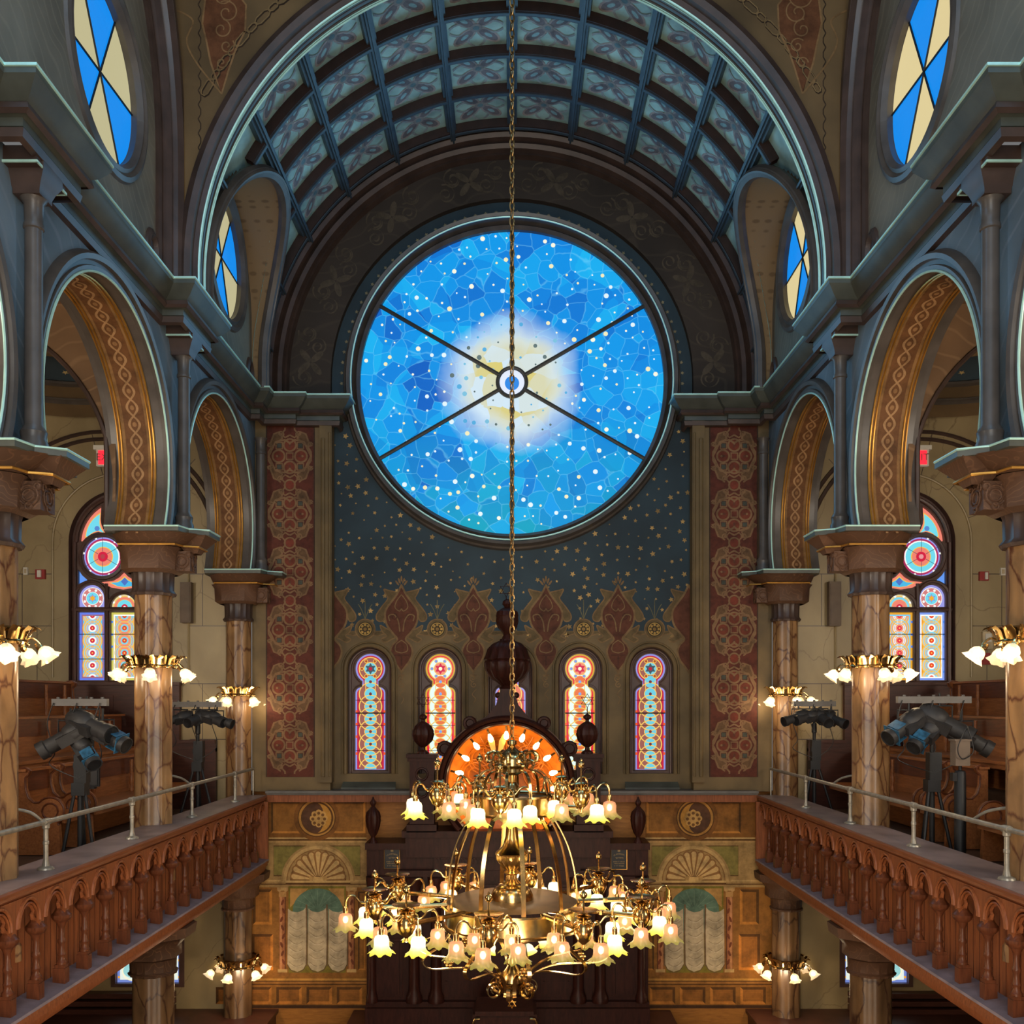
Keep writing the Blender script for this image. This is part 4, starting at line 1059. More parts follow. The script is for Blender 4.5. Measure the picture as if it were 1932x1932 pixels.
# ================================================================== COLUMNS
def column_at(s, y, label, low=False, engaged=False):
    x = 4.45; r = 0.225 if not engaged else 0.2
    t = thing('marble_column', label, 'column', (s*x, y, 0 if low else EZ-2.2), 'lower marble columns' if low else 'gallery marble columns', 'thing')
    z0, z1 = (0.0, EZ-3.35) if low else (EZ-2.2, EZ+1.34)
    if low: r *= 1.12
    sh = MB(); sh.lathe([(r*1.15,z0),(r*1.15,z0+.12),(r,z0+.2),(r*.98,z1)], (x,y,0), 48, 8, .045); sh.mirror(s).obj('shaft', M['marbledk'] if low else M['marble'], t)
    if low:
        zt = EZ-2.74; k = (zt-z1)
        cp = MB()
        cp.lathe([(r*1.12,z1),(r*1.16,z1+.03),(r*1.06,z1+.05),(r*1.08,z1+.30*k),(r*1.12,z1+.32*k)], (x,y,0), 32, 16, .03)
        cp.lathe([(.30,z1+.32*k),(.34,z1+.36*k),(.34,z1+.58*k),(.42,z1+.74*k),(.5,z1+.78*k),(.52,z1+.98*k)], (x,y,0), 8, M=Matrix.Rotation(PI/8,4,'Z'))
        cp.mirror(s).obj('capital', M['capital'], t); return t
    nk = MB(); nk.lathe([(r*1.14,EZ+1.32),(r*1.20,EZ+1.35),(r*1.06,EZ+1.39),(r*1.08,EZ+1.57),(r*1.14,EZ+1.61)], (x,y,0), 48, 16, .035); nk.mirror(s).obj('neck', M['mould'], t)
    cp = MB()
    def sq(hx, hy, z, cx=0.0): return [(x+cx+a*hx, y+b*hy, EZ+z) for a, b in ((-.55,-1),(.55,-1),(1,-.55),(1,.55),(.55,1),(-.55,1),(-1,.55),(-1,-.55))]
    cp.grid([sq(.27,.27,1.59), sq(.33,.33,1.63), sq(.34,.34,1.84), sq(.38,.38,1.90)], True)
    cp.box(x-.50, x-.30, y-.13, y+.13, EZ+1.62, EZ+1.86)
    cp.grid([sq(.36,.36,1.905,-.03), sq(.40,.42,1.93,-.05), sq(.48,.50,2.02,-.10), sq(.52,.54,2.045,-.12)], True)
    if not engaged: cp.grid([[(x-.5+a*.12*q, y+b*.13*q, EZ+z) for a, b in ((-1,-1),(1,-1),(1,1),(-1,1))] for q, z in ((.6,1.84),(1,1.92),(1.9,2.045))], True)
    for k in range(5):
        for fx, fy in ((0,-1),(-1,0)):
            rr_c = (.05,.085)[k % 2] if k < 2 else .028
            ox, oz = ((0,0),(0,0),(-.075,.075),(.075,.075),(0,-.09))[k]
            cp.tube([((x-.40+ox+rr_c*cosd(a), y-.135, EZ+1.74+oz+rr_c*sind(a)) if fy else (x-.505, y+ox+rr_c*cosd(a), EZ+1.74+oz+rr_c*sind(a))) for a in range(0,360,30)], .010, 5, True)
    cp.mirror(s).obj('capital', M['capital'], t)
    ab = MB()
    P = [(x-.76,y-.22),(x-.76,y+.22),(x-.55,y+.34),(x-.50,y+.56),(x+.38,y+.56),(x+.42,y+.4),(x+.42,y-.4),(x+.38,y-.56),(x-.50,y-.56),(x-.55,y-.34)]
    ab.prism([P], lambda a, b: (a, b, EZ+2.04), lambda a, b: (a, b, EZ+2.10)); ab.mirror(s).obj('abacus', M['cornice'], t)
    ge = MB(); ge.tube([(a, b, EZ+2.098) for a, b in P], .012, 5, True); ge.mirror(s).obj('gilt_edge', M['mint'], t)
    g2 = MB(); Q = [(x+(a-x)*.78-.02, y+(b-y)*.74) for a, b in P]; g2.tube([(a, b, EZ+1.905) for a, b in Q], .014, 5, True); g2.mirror(s).obj('gilt_fillet', M['gold'], t)
    if not engaged or True:
        cl = MB(); cxx = 4.07
        cl.lathe([(.12,EZ+2.10),(.12,EZ+2.2),(.10,EZ+2.24),(.11,EZ+2.30),(.075,EZ+2.36),(.072,EZ+4.02),(.085,EZ+4.03),(.085,EZ+4.06),(.075,EZ+4.08),(.08,EZ+4.24),(.11,EZ+4.28)], (cxx,y if not engaged else y-.08,0), 16)
        cl.mirror(s).obj('colonnette', M['mould2'], t)
    return t
for s in (1, -1):
    sd = side_name[s]
    column_at(s, 8.39, f'veined tan marble column nearest the camera on the {sd} gallery, cut by the frame edge')
    column_at(s, 12.23, f'veined tan marble column in the middle of the {sd} gallery')
    column_at(s, 16.05, f'veined tan marble corner column of the {sd} gallery against the end wall', engaged=True)
    column_at(s, 12.23, f'dark marble column under the middle of the {sd} gallery', low=True)
    column_at(s, 16.0, f'marble corner column under the far end of the {sd} gallery', low=True, engaged=True)

# ================================================================== GALLERY FRONTS
CAPP = [(0.0,-1.50),(.475,-1.50),(.485,-1.515),(.48,-1.54),(.455,-1.55),(.46,-1.575),(.43,-1.59),(.425,-1.615),(.39,-1.63),(0,-1.63)]
def balcony(s):
    sd = side_name[s]
    t = thing('gallery_front', f'carved oak balustrade front of the {sd} gallery', 'balustrade', (s*4.2, 10.3, EZ-2.75))
    y0, y1 = 4.8, 16.0
    cp = MB(); cp.sweep([(4.455,y0),(4.455,y1)], [(d, EZ+z) for d, z in CAPP]); cp.mirror(s).obj('cap_rail', M['oakrail'], t)
    ct = MB(); ct.box(3.985,4.5,y0,y1,EZ-1.506,EZ-1.494); ct.mirror(s).obj('cap_top', M['captop'], t)
    pn = MB(); pn.box(4.20,4.30,y0,y1,EZ-2.62,EZ-1.6)
    pn.mirror(s).obj('plank_panel', M['oak'], t)
    gv = MB(); k = y0
    while k < y1: gv.box(4.194,4.202,k,k+.006,EZ-2.6,EZ-1.62); k += .119
    gv.mirror(s).obj('plank_groove', M['oakdk'], t)
    ld = MB(); ld.grid([[(4.27,y0,EZ-2.49),(4.27,y1,EZ-2.49)],[(3.95,y0,EZ-2.53),(3.95,y1,EZ-2.53)],[(3.94,y0,EZ-2.55),(3.94,y1,EZ-2.55)],[(4.27,y0,EZ-2.56),(4.27,y1,EZ-2.56)]]); ld.mirror(s).obj('ledge', M['dust'], t)
    fa = MB(); fa.sweep([(4.3,y0),(4.3,y1)], [(0,EZ-2.555),(.35,EZ-2.555),(.355,EZ-2.59),(.33,EZ-2.60),(.335,EZ-2.64),(.30,EZ-2.66),(.305,EZ-2.69),(.28,EZ-2.74),(0,EZ-2.76)]); fa.mirror(s).obj('fascia', M['oak'], t)
    ends = MB(); ends.box(3.95,4.3,y1-.06,y1,EZ-2.56,EZ-1.6); ends.mirror(s).obj('end_board', M['oak'], t)
    # one bay of balustrade: post, bracket cap, arch head with cusps
    sp_ = .477
    po = MB()
    po.box(-.05,.06,-.045,.045,0,.15); po.box(-.043,.05,-.04,.04,.15,.18)
    po.lathe([(.046,.18),(.048,.20),(.034,.22),(.028,.25),(.038,.27),(.028,.29),(.026,.36),(.036,.38),(.036,.40),(.026,.42),(.025,.50),(.03,.52),(.042,.55),(.05,.57)], (0,0,0), 10)
    pm = po.mesh('baluster'); pm.materials.append(M['oakdk'])
    bc = MB(); bc.lathe([(.055,.565),(.075,.585),(.088,.61),(.088,.63),(.07,.65),(.05,.68),(.042,.72),(.05,.74),(.036,.76),(.036,.92)], (0,0,0), 8, M=Matrix.Rotation(PI/8,4,'Z'))
    bm_ = bc.mesh('bracket_cap'); bm_.materials.append(M['oakdk'])
    ah = MB()
    r = .192; pl_ = [(-sp_/2,.935),(-sp_/2,.64),(-sp_/2+.04,.64)]+[(-r*cosd(a)*1.0, .70+r*sind(a)*1.12) for a in range(0,181,12)]+[(sp_/2-.04,.64),(sp_/2,.64),(sp_/2,.935)]
    ah.prism([pl_], lambda u, v: (-.05, u, v), lambda u, v: (.02, u, v))
    ah.tube([(-.055, -r*1.0*cosd(a), .70+r*1.12*sind(a)) for a in range(0,181,12)], .016, 6); ah.tube([(-.055, -(r-.035)*cosd(a), .70+(r-.035)*1.12*sind(a)) for a in range(0,181,12)], .010, 5)
    for sg in (1,-1):
        ah.tube([(-.02, sg*.185,.70),(-.02, sg*.135,.72),(-.02, sg*.115,.755),(-.02, sg*.145,.785),(-.02,sg*.10,.84),(-.02,sg*.04,.865)], .02, 5)
    am = ah.mesh('arch_head'); am.materials.append(M['oak'])
    zb = EZ-2.535
    y = 5.07; first = True; b = a = c = None
    n = 0
    while y < 15.9:
        w = wloc(t)
        for nm, me in (('baluster', pm), ('bracket_cap', bm_), ('arch_head', am)):
            if nm == 'arch_head' and y+sp_/2 > 15.9: continue
            o = link(nm, me, t, Vector((s*4.06, y+(sp_/2 if nm == 'arch_head' else 0), zb))-w)
            if s < 0: o.scale = (-1, 1, 1)
        y += sp_; n += 1
    return t
for s in (1, -1): balcony(s)
# ------------------------------------------------------------------ pipe rails
for s in (1, -1):
    sd = side_name[s]
    t = thing('pipe_rail', f'grey painted pipe rail on the {sd} gallery front', 'railing', (s*4.27, 10.3, EZ-1.494))
    h = -1.066; RX_ = 4.175
    m = MB(); m.tube([(RX_,4.8,EZ+h),(RX_,15.9,EZ+h)], .024, 10); m.mirror(s).obj('rail', M['pipe'], t)
    for y in ((6.8,8.83,10.83,12.86,14.86) if s < 0 else (6.4,8.32,10.25,12.17,14.0)):
        p = MB(); p.lathe([(.075,EZ-1.492),(.07,EZ-1.475),(.035,EZ-1.46),(.026,EZ-1.42),(.022,EZ-1.40),(.022,EZ-1.27),(.027,EZ-1.265),(.027,EZ-1.24),(.022,EZ-1.235),(.022,EZ-1.13),(.034,EZ-1.12),(.034,EZ-1.06),(.02,EZ-1.045)], (RX_,y,0), 10)
        p.tube([(RX_,y-.05,EZ+h),(RX_,y+.05,EZ+h)], .034, 10)
        p.mirror(s).obj('post', M['pipe'], t)
    for y, dy in (((8.83,-.4),(12.86,-.5)) if s < 0 else ((12.9,-.0),(9.0,-.1))):
        b = MB(); yc = 8.39 if y < 10 else 12.23
        e = (4.45-.1, yc+.2, EZ-1.0)
        b.tube(catmull([(RX_,y-.05,EZ+h),(4.24,lerp(y,yc,.35),EZ+h+.10),(4.36,lerp(y,yc,.7),EZ+h+.16),(4.40,yc+.22*(1 if y > yc else -1),EZ+h+.16)], 6), .014, 8)
        b.mirror(s).obj('brace', M['pipe'], t)
    w = MB(); w.tube([(RX_,15.9,EZ+h),(RX_,15.9,EZ-1.49)], .012, 6); w.mirror(s).obj('end_stay', M['pipe'], t)

# ================================================================== PEWS
def pew(s, xb, zf, y0, y1, label, posts=(), ends=(True, True), hi=0.0):
    t = thing('pew', label, 'pew', (s*xb, (y0+y1)/2, EZ+zf), 'gallery pews')
    H = .98+hi
    b = MB(); b.box(xb-.02,xb+.03,y0,y1,EZ+zf,EZ+zf+H-.10)
    b.mirror(s).obj('backrest', M['pew'], t)
    tr = MB(); tr.box(xb-.035,xb+.028,y0+.005,y1-.005,EZ+zf+H-.26,EZ+zf+H-.03); tr.mirror(s).obj('top_board', M['pewdk'], t)
    rl = MB(); rl.box(xb-.075,xb+.045,y0-.06,y1+.05,EZ+zf+H-.03,EZ+zf+H); rl.mirror(s).obj('top_rail', M['pew'], t)
    st = MB(); st.box(xb-.52,xb,y0,y1,EZ+zf+.42,EZ+zf+.46); st.box(xb-.5,xb-.46,y0,y1,EZ+zf+.36,EZ+zf+.42); st.mirror(s).obj('seat', M['pew'], t)
    arc = [(.34+.16*cosd(a), .50+.16*sind(a)) for a in range(140,-60,-14)]
    pr = [(-.04,0),(-.04,H),(.05,H+.02),(.11,H-.02),(.09,H-.07),(.055,H-.10),(.06,H-.22),(.09,H-.32),(.15,H-.38),(.2,.60)]+arc+[(.44,.34),(.46,.0)]
    for y, e in ((y0, ends[0]), (y1, ends[1])):
        if not e: continue
        m = MB(); m.prism([pr], lambda d, z: (xb-d, y-.03, EZ+zf+z), lambda d, z: (xb-d, y+.03, EZ+zf+z)); m.mirror(s).obj('end_panel', M['pewdk'] if False else M['pew'], t)
        m2 = MB(); m2.tube([(xb-d, y-.034, EZ+zf+z) for d, z in pr[1:-1]], .012, 5)
        m2.tube([(xb-.34-.09*cosd(a), y-.03, EZ+zf+.50+.09*sind(a)) for a in range(0,360,20)], .012, 5, True); m2.mirror(s).obj('end_moulding', M['pewdk'], t)
    for y in posts:
        m = MB(); m.lathe([(.026,zf+.46),(.03,zf+.5),(.02,zf+.53),(.032,zf+.58),(.034,zf+.66),(.02,zf+.70),(.03,zf+.73),(.022,zf+.80),(.026,zf+.92)], (xb-.1,y,EZ), 8); m.mirror(s).obj('turned_post', M['pew'], t)
    return t
for s in (1, -1):
    sd = side_name[s]
    y0 = 11.3 if s < 0 else 11.75
    pew(s, 5.62, -1.74, y0, y0+.62, f'short front row oak pew with curled ends behind the lamp stand, {sd} gallery')
    pew(s, 5.62, -1.74, y0+.86, 15.9, f'long front row oak pew running to the corner column of the {sd} gallery', (13.0, 14.3), (True, False))
    pew(s, 6.35, -1.16, 8.4, 15.95, f'second row oak pew of the {sd} gallery with turned arm posts', (13.3, 14.2, 15.3), (True, False))
    pew(s, 7.0, -.65, 8.6, 15.6, f'back row oak pew of the {sd} gallery below the tracery window', (14.6, 15.2), (True, True))
pew(1, 5.62, -1.74, 9.4, 10.85, 'front row oak pew with scrolled end nearest the right frame edge', (10.4,))

# ================================================================== COLUMN LAMP RINGS
def lamp_ring(x, y, z, label, n=5, r=.27, ph=0.0, scale=1.0):
    t = thing('lamp_ring', label, 'light fixture', (x, y, z), 'lamp rings round the columns')
    k = scale
    rg = MB(); rg.lathe([(r-.02,-.07),(r+.02,-.07),(r+.03,-.05),(r+.015,-.03),(r+.02,.03),(r+.05,.06),(r+.03,.075),(r-.02,.07)], (0,0,0), 40, cap=False)
    o = rg.mesh('ring'); o.materials.append(M['brass']); link('ring', o, t)
    lf = MB(); nl = 14
    for i in range(nl):
        a = 360*i/nl; R_ = Matrix.Rotation(math.radians(a),4,'Z')
        leaf = MB(); leaf.grid([[(r+.02,-.05,-.03),(r+.03,0,-.035),(r+.02,.05,-.03)],[(r+.045,-.055,.04),(r+.06,0,.03),(r+.045,.055,.04)],[(r+.085,-.045,.085),(r+.10,0,.07),(r+.085,.045,.085)],[(r+.12,-.016,.075),(r+.135,0,.055),(r+.12,.016,.075)]])
        lf.merge(leaf, R_)
        kn = MB(); kn.sphere((r+.03,0,-.06), .022, 8, 6); lf.merge(kn, R_ @ Matrix.Rotation(PI/nl,4,'Z'))
    o = lf.mesh('acanthus_leaf'); o.materials.append(M['brass']); link('acanthus_crown', o, t)
    ar = MB(); ar.tube(catmull([(r+.02,0,-.03),(r+.07,0,-.015),(r+.11,0,-.04),(r+.135,0,-.07)], 5), .011, 7); ar.lathe([(.022,0),(.028,.03),(.02,.06)], (r+.135,0,-.11), 8, M=Matrix.Rotation(math.radians(-35),4,'Y'))
    am = ar.mesh('arm'); am.materials.append(M['brass'])
    sh = MB(); nn = 24; rows = []
    for rr, zz, wv in ((.03,0,0),(.062,-.03,.0),(.075,-.07,.03),(.07,-.10,.08),(.10,-.145,.16)):
        rows.append([Vector((rr*(1+wv*math.cos(6*2*PI*j/nn))*math.cos(2*PI*j/nn), rr*(1+wv*math.cos(6*2*PI*j/nn))*math.sin(2*PI*j/nn), zz)) for j in range(nn)])
    sh.grid(rows, True)
    TT = Matrix.Translation((r+.14,0,-.095)) @ Matrix.Rotation(math.radians(-38),4,'Y') @ Matrix.Scale(.88,4)
    s2 = MB(); s2.merge(sh, TT); sm = s2.mesh('tulip_shade'); sm.materials.append(M['tulip'])
    b2 = MB(); bb_ = MB(); bb_.sphere((0,0,-.07), .036, 8, 6); b2.merge(bb_, TT); bm2 = b2.mesh('bulb'); bm2.materials.append(M['bulb'])
    for i in range(n):
        a = math.radians(ph+360*i/n)
        p = link('arm', am, t); p.rotation_euler = (0,0,a)
        link('tulip_shade', sm, p); link('bulb', bm2, p)
    t.scale = (k, k, k)
    return t
lampspec = []
for s in (1, -1):
    sd = side_name[s]
    lamp_ring(s*4.45, 8.39, EZ+.57, f'gilt lamp ring with lit tulip shades on the nearest {sd} gallery column', 6, ph=14 if s < 0 else 160)
    lamp_ring(s*4.45, 12.23, EZ+.50, f'gilt lamp ring with lit tulip shades on the middle {sd} gallery column', 6, ph=-75 if s < 0 else -90)
    lamp_ring(s*4.45, 16.05, EZ+.18, f'gilt lamp ring with lit tulip shades on the {sd} gallery corner column', 6, .22, ph=-100 if s < 0 else -80)
    lamp_ring(s*4.45, 16.0, EZ-4.20, f'small brass lamp ring on the {sd} corner column under the gallery', 6, .25, ph=-95 if s < 0 else -88)

# ================================================================== STAGE LIGHT STANDS
def dirm(d):
    d = Vector(d).normalized(); q = Vector((0,0,1)).rotation_difference(d); return q.to_matrix().to_4x4()
def spot(parent, at, d, big=1.0, blue=False):
    # ellipsoidal spotlight: bulbous lamp house, waist, barrel, lens hood; yoke
    h = MB(); h.lathe([(.02,-.20),(.07,-.19),(.10,-.13),(.105,-.02),(.09,.03),(.072,.05),(.072,.22),(.085,.23),(.085,.30),(.075,.30),(.07,.24)], (0,0,0), 14)
    h.box(-.02,.02,.08,.125,-.12,.0); h.box(-.05,.05,-.10,-.06,-.1,.12)
    m = MB(); T = Matrix.Translation(at) @ dirm(d) @ Matrix.Scale(big,4); m.merge(h, T); o = m.obj('spotlight', M['charcoal'], parent)
    y = MB(); y.tube([at+Vector((-.11,0,-.0))*big, at+Vector((-.11,0,.13))*big, at+Vector((.11,0,.13))*big, at+Vector((.11,0,0))*big], .011, 6); y.tube([at+Vector((0,0,.13))*big, at+Vector((0,0,.24))*big], .014, 6)
    y.obj('yoke', M['black'], o)
    ln = MB(); l0 = MB(); l0.lathe([(.068,.295),(.001,.285)], (0,0,0), 14, cap=False); ln.merge(l0, T); ln.obj('lens', M['black'], o)
    if blue:
        g = MB(); gg = MB(); gg.box(-.088,.088,-.088,.088,.235,.243); gg.box(-.06,.06,.076,.084,.10,.22); gg.box(-.084,-.076,-.06,.06,.10,.22); gg.box(.076,.084,-.06,.06,.10,.22); g.merge(gg, T); g.obj('gel_sheet', M['gel'], o)
    return o
def stand(x, y, zf, ztop, label, lamps, barw, barc=0.0, tilt=0.0, legs=.42):
    t = thing('stage_light_stand', label, 'stage light', (x, y, zf), 'stage light stands in the galleries')
    H = ztop-zf
    c = MB(); c.lathe([(.032,.30),(.032,1.30),(.045,1.31),(.045,1.40),(.026,1.41),(.026,H-.45),(.04,H-.44),(.04,H-.3),(.02,H-.3),(.02,H)], (x,y,zf), 10); c.obj('mast', M['black'], t)
    hd = MB(); hd.box(x-.075,x+.075,y-.07,y+.07,zf+1.16,zf+1.30); hd.box(x-.05,x+.09,y-.06,y+.06,zf+1.30,zf+1.62); hd.obj('clutch_block', M['black'], t)
    for k in range(3):
        a = math.radians(100+120*k)
        l = MB(); l.tube([(x+.06*math.cos(a),y+.06*math.sin(a),zf+1.22),(x+legs*math.cos(a),y+legs*math.sin(a),zf+.02)], .020, 7); l.tube([(x+.03*math.cos(a),y+.03*math.sin(a),zf+.42),(x+legs*.66*math.cos(a),y+legs*.66*math.sin(a),zf+.43)], .009, 5); l.obj('leg', M['black'], t)
    b = MB(); b.box(x+barc-barw/2,x+barc+barw/2,y-.035,y+.035,zf+H-.035,zf+H+.045)
    for k in range(5): b.lathe([(.02,.045),(.02,.065)], (x+barc-barw*.4+barw*.2*k,y,zf+H), 8)
    b.obj('crossbar', M['alu'], t)
    for (dx, dz, d, bg, bl) in lamps: spot(t, Vector((x+barc+dx, y-.02, zf+H+dz)), d, bg, bl)
    cb = MB()
    for k in range(3):
        xx = x+barc-barw*.45+barw*.42*k
        cb.tube(catmull([(xx,y-.05,zf+H),(xx-.06,y-.07,zf+H-.25),(xx+.02,y-.06,zf+H-.55),(xx-.04,y-.05,zf+H-.7),(x,y-.06,zf+H-.85)], 6), .006, 5)
    cb.obj('cable', M['black'], t); return t
zg = EZ-2.2
stand(-4.86, 11.1, zg, EZ+.0, 'black stage light stand nearest on the left gallery, with blue gel frames', [(-.10,-.36,(-.8,-.25,-.5),1.25,False),(.08,-.24,(.8,-.35,-.28),1.3,False),(.26,-.34,(.85,-.25,-.4),1.15,True),(.04,-.50,(.5,-.4,-.5),1.05,True)], .62, -.0, legs=.28)
stand(-4.78, 15.0, zg, EZ-.03, 'black stage light stand at the far end of the left gallery', [(-.25,-.20,(-.75,-.5,-.2),.95,False),(.02,-.2,(-.3,-.9,-.25),.95,False),(.18,-.2,(.8,-.35,-.25),.95,False),(.30,-.21,(.85,-.2,-.3),.9,False)], .74, .0)
stand(4.72, 15.4, zg, EZ-.02, 'black stage light stand at the far end of the right gallery', [(-.25,-.2,(-.85,-.3,-.25),.95,False),(-.08,-.2,(-.8,-.4,-.2),.95,False),(.1,-.2,(.1,-.9,-.3),1.0,False),(.26,-.22,(.5,-.7,-.3),.95,False)], .66, -.0)
stand(4.92, 11.55, zg, EZ+.03, 'black stage light stand nearest on the right gallery, four large spotlights', [(-.30,-.27,(-.75,-.3,-.45),1.2,True),(-.06,-.36,(-.7,-.4,-.55),1.15,True),(.06,-.24,(.7,-.4,-.45),1.35,False),(.32,-.40,(.8,-.25,-.5),1.2,False)], .86, .02, legs=.3)
# floor speaker pole on the right
t = thing('speaker_pole', 'slim black pole with a small grey loudspeaker box in the right gallery', 'loudspeaker', (5.0, 11.0, zg))
m = MB(); m.lathe([(.10,0),(.10,.03),(.062,.04),(.062,1.42),(.05,1.44),(.018,1.45),(.018,1.52)], (5.0,11.0,zg), 14); m.box(4.9,4.95,10.96,11.04,zg+1.33,zg+1.42); m.obj('pole', M['black'], t)
m = MB(); m.box(4.92,5.08,10.93,11.07,zg+1.50,zg+1.78); m.box(4.905,5.095,10.92,11.08,zg+1.775,zg+1.795); m.obj('cabinet', M['spk'], t)
m = MB(); m.tube(catmull([(5.03,10.92,zg+1.92),(4.93,10.9,zg+1.7),(4.98,10.9,zg+1.58),(5.09,10.9,zg+1.64),(5.1,10.92,zg+1.75),(5.05,10.95,zg+1.95)], 7), .006, 5); m.obj('cable', M['black'], t)
# dark monitor screen behind the left stand
t = thing('monitor', 'small dark flat screen standing on the left gallery pew behind the lamp stand', 'screen', (X(176,11.9), 11.9, Z(1487,11.9)))
m = MB(); m.box(X(166,11.9),X(188,11.9),11.88,11.92,Z(1484,11.9),Z(1440,11.9)); m.box(X(172,11.9),X(180,11.9),11.86,11.94,Z(1488,11.9),Z(1484,11.9)); m.obj('casing', M['black'], t)
m = MB(); m.box(X(168,11.9),X(185,11.9),11.87,11.881,Z(1481,11.9),Z(1443,11.9)); m.obj('screen', M['charcoal'], t)

# ================================================================== WALL FITTINGS
def wallbox(name, label, cat, px0, px1, py0, py1, Y, d, mat, parts=()):
    t = thing(name, label, cat, (X((px0+px1)/2, Y), Y, Z(py1, Y)))
    m = MB(); m.box(X(px0,Y),X(px1,Y),Y-d,Y,Z(py1,Y),Z(py0,Y)); m.obj('body', mat, t)
    for nm, a0, a1, b0, b1, dd, mt in parts:
        m = MB(); m.box(X(a0,Y),X(a1,Y),Y-d-dd,Y-d+.002,Z(b1,Y),Z(b0,Y)); m.obj(nm, mt, t)
    return t
wallbox('column_speaker', 'tall narrow taupe loudspeaker on the wall of the left gallery', 'loudspeaker', 345, 365, 1100, 1176, YB, .14, M['spk'], (('grille',347,363,1103,1173,.01,M['spk']),))
wallbox('column_speaker', 'tall narrow taupe loudspeaker on the wall of the right gallery', 'loudspeaker', 1560, 1582, 1099, 1182, YB, .14, M['spk'], (('grille',1562,1580,1102,1179,.01,M['spk']),))
wallbox('fire_alarm', 'red fire alarm strobe on the cream wall of the left gallery', 'alarm', 69, 87, 1075, 1093, YB, .05, M['redp'], (('strobe_lens',74,81,1077,1090,.03,M['white']),))
wallbox('fire_alarm', 'red fire alarm strobe on the cream wall of the right gallery', 'alarm', 1846, 1863, 1079, 1096, YB, .05, M['redp'], (('strobe_lens',1855,1860,1081,1094,.03,M['white']),))
wallbox('wall_sensor', 'small white sensor box beside the alarm in the left gallery', 'sensor', 46, 54, 1071, 1085, YB, .04, M['white'], (('cover_plate',48,52,1074,1082,.008,M['cream']),))
wallbox('wall_sensor', 'small white sensor box beside the alarm in the right gallery', 'sensor', 1886, 1895, 1072, 1086, YB, .04, M['white'], (('cover_plate',1888,1893,1075,1083,.008,M['cream']),))
wallbox('wall_lantern', 'small glazed emergency light on the cream wall of the right gallery', 'light fixture', 1851, 1870, 1192, 1225, YB, .06, M['cream'], (('lens',1855,1866,1196,1212,.03,M['white']),))
wallbox('call_point', 'small red call point below the glazed emergency light', 'alarm', 1850, 1866, 1232, 1254, YB, .05, M['redp'], (('face_plate',1853,1863,1236,1250,.01,M['redp']),))
for px0, px1, s in ((183, 222, -1), (1712, 1751, 1)):
    Y = 14.6
    t = thing('exit_sign', f'lit red exit sign under the {side_name[s]} gallery vault, partly behind the arch', 'sign', (X((px0+px1)/2,Y), Y, Z(880,Y)))
    m = MB(); m.box(X(px0,Y),X(px1,Y),Y-.03,Y+.03,Z(880,Y),Z(849,Y)); m.obj('housing', M['white'], t)
    m = MB(); m.box(X(px0-5,Y),X(px1+5,Y),Y-.04,Y+.04,Z(849,Y),Z(841,Y)); m.tube([(X((px0+px1)/2,Y),Y,Z(841,Y)),(X((px0+px1)/2,Y),Y,EZ+4.6)], .012, 6); m.obj('mount', M['white'], t)
    m = MB(); m.box(X(px0+4,Y),X(px1-4,Y),Y-.036,Y-.03,Z(877,Y),Z(851,Y)); m.obj('lit_face', M['exit'], t)
    cu = bpy.data.curves.new('exit_text', 'FONT'); cu.body = 'EXIT'; cu.size = .15; cu.extrude = .002; cu.align_x = 'CENTER'; cu.align_y = 'CENTER'
    o = link('lettering_source', cu); bpy.context.view_layer.update()
    me = bpy.data.meshes.new_from_object(o.evaluated_get(bpy.context.evaluated_depsgraph_get())); bpy.data.objects.remove(o); bpy.data.curves.remove(cu)
    me.materials.clear(); me.materials.append(M['letter']); o = link('lettering', me, t); o.rotation_euler = (PI/2,0,0); o.location = Vector((X((px0+px1)/2,Y),Y-.039,Z(864,Y)))-wloc(t)
# ================================================================== PAINTED LOWER PANELS (trompe l'oeil on the end wall)
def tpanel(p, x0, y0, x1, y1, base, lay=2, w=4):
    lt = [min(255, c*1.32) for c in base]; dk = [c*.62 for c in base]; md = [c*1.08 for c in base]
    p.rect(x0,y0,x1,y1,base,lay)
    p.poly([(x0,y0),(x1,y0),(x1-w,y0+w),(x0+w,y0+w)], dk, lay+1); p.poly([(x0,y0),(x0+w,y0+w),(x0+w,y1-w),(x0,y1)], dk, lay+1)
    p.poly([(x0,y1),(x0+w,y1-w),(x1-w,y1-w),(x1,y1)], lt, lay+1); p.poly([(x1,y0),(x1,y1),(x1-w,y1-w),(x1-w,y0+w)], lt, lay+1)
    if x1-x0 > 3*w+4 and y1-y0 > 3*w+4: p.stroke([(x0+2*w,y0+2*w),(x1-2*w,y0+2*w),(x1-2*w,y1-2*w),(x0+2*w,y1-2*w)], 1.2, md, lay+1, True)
YP = 16.3
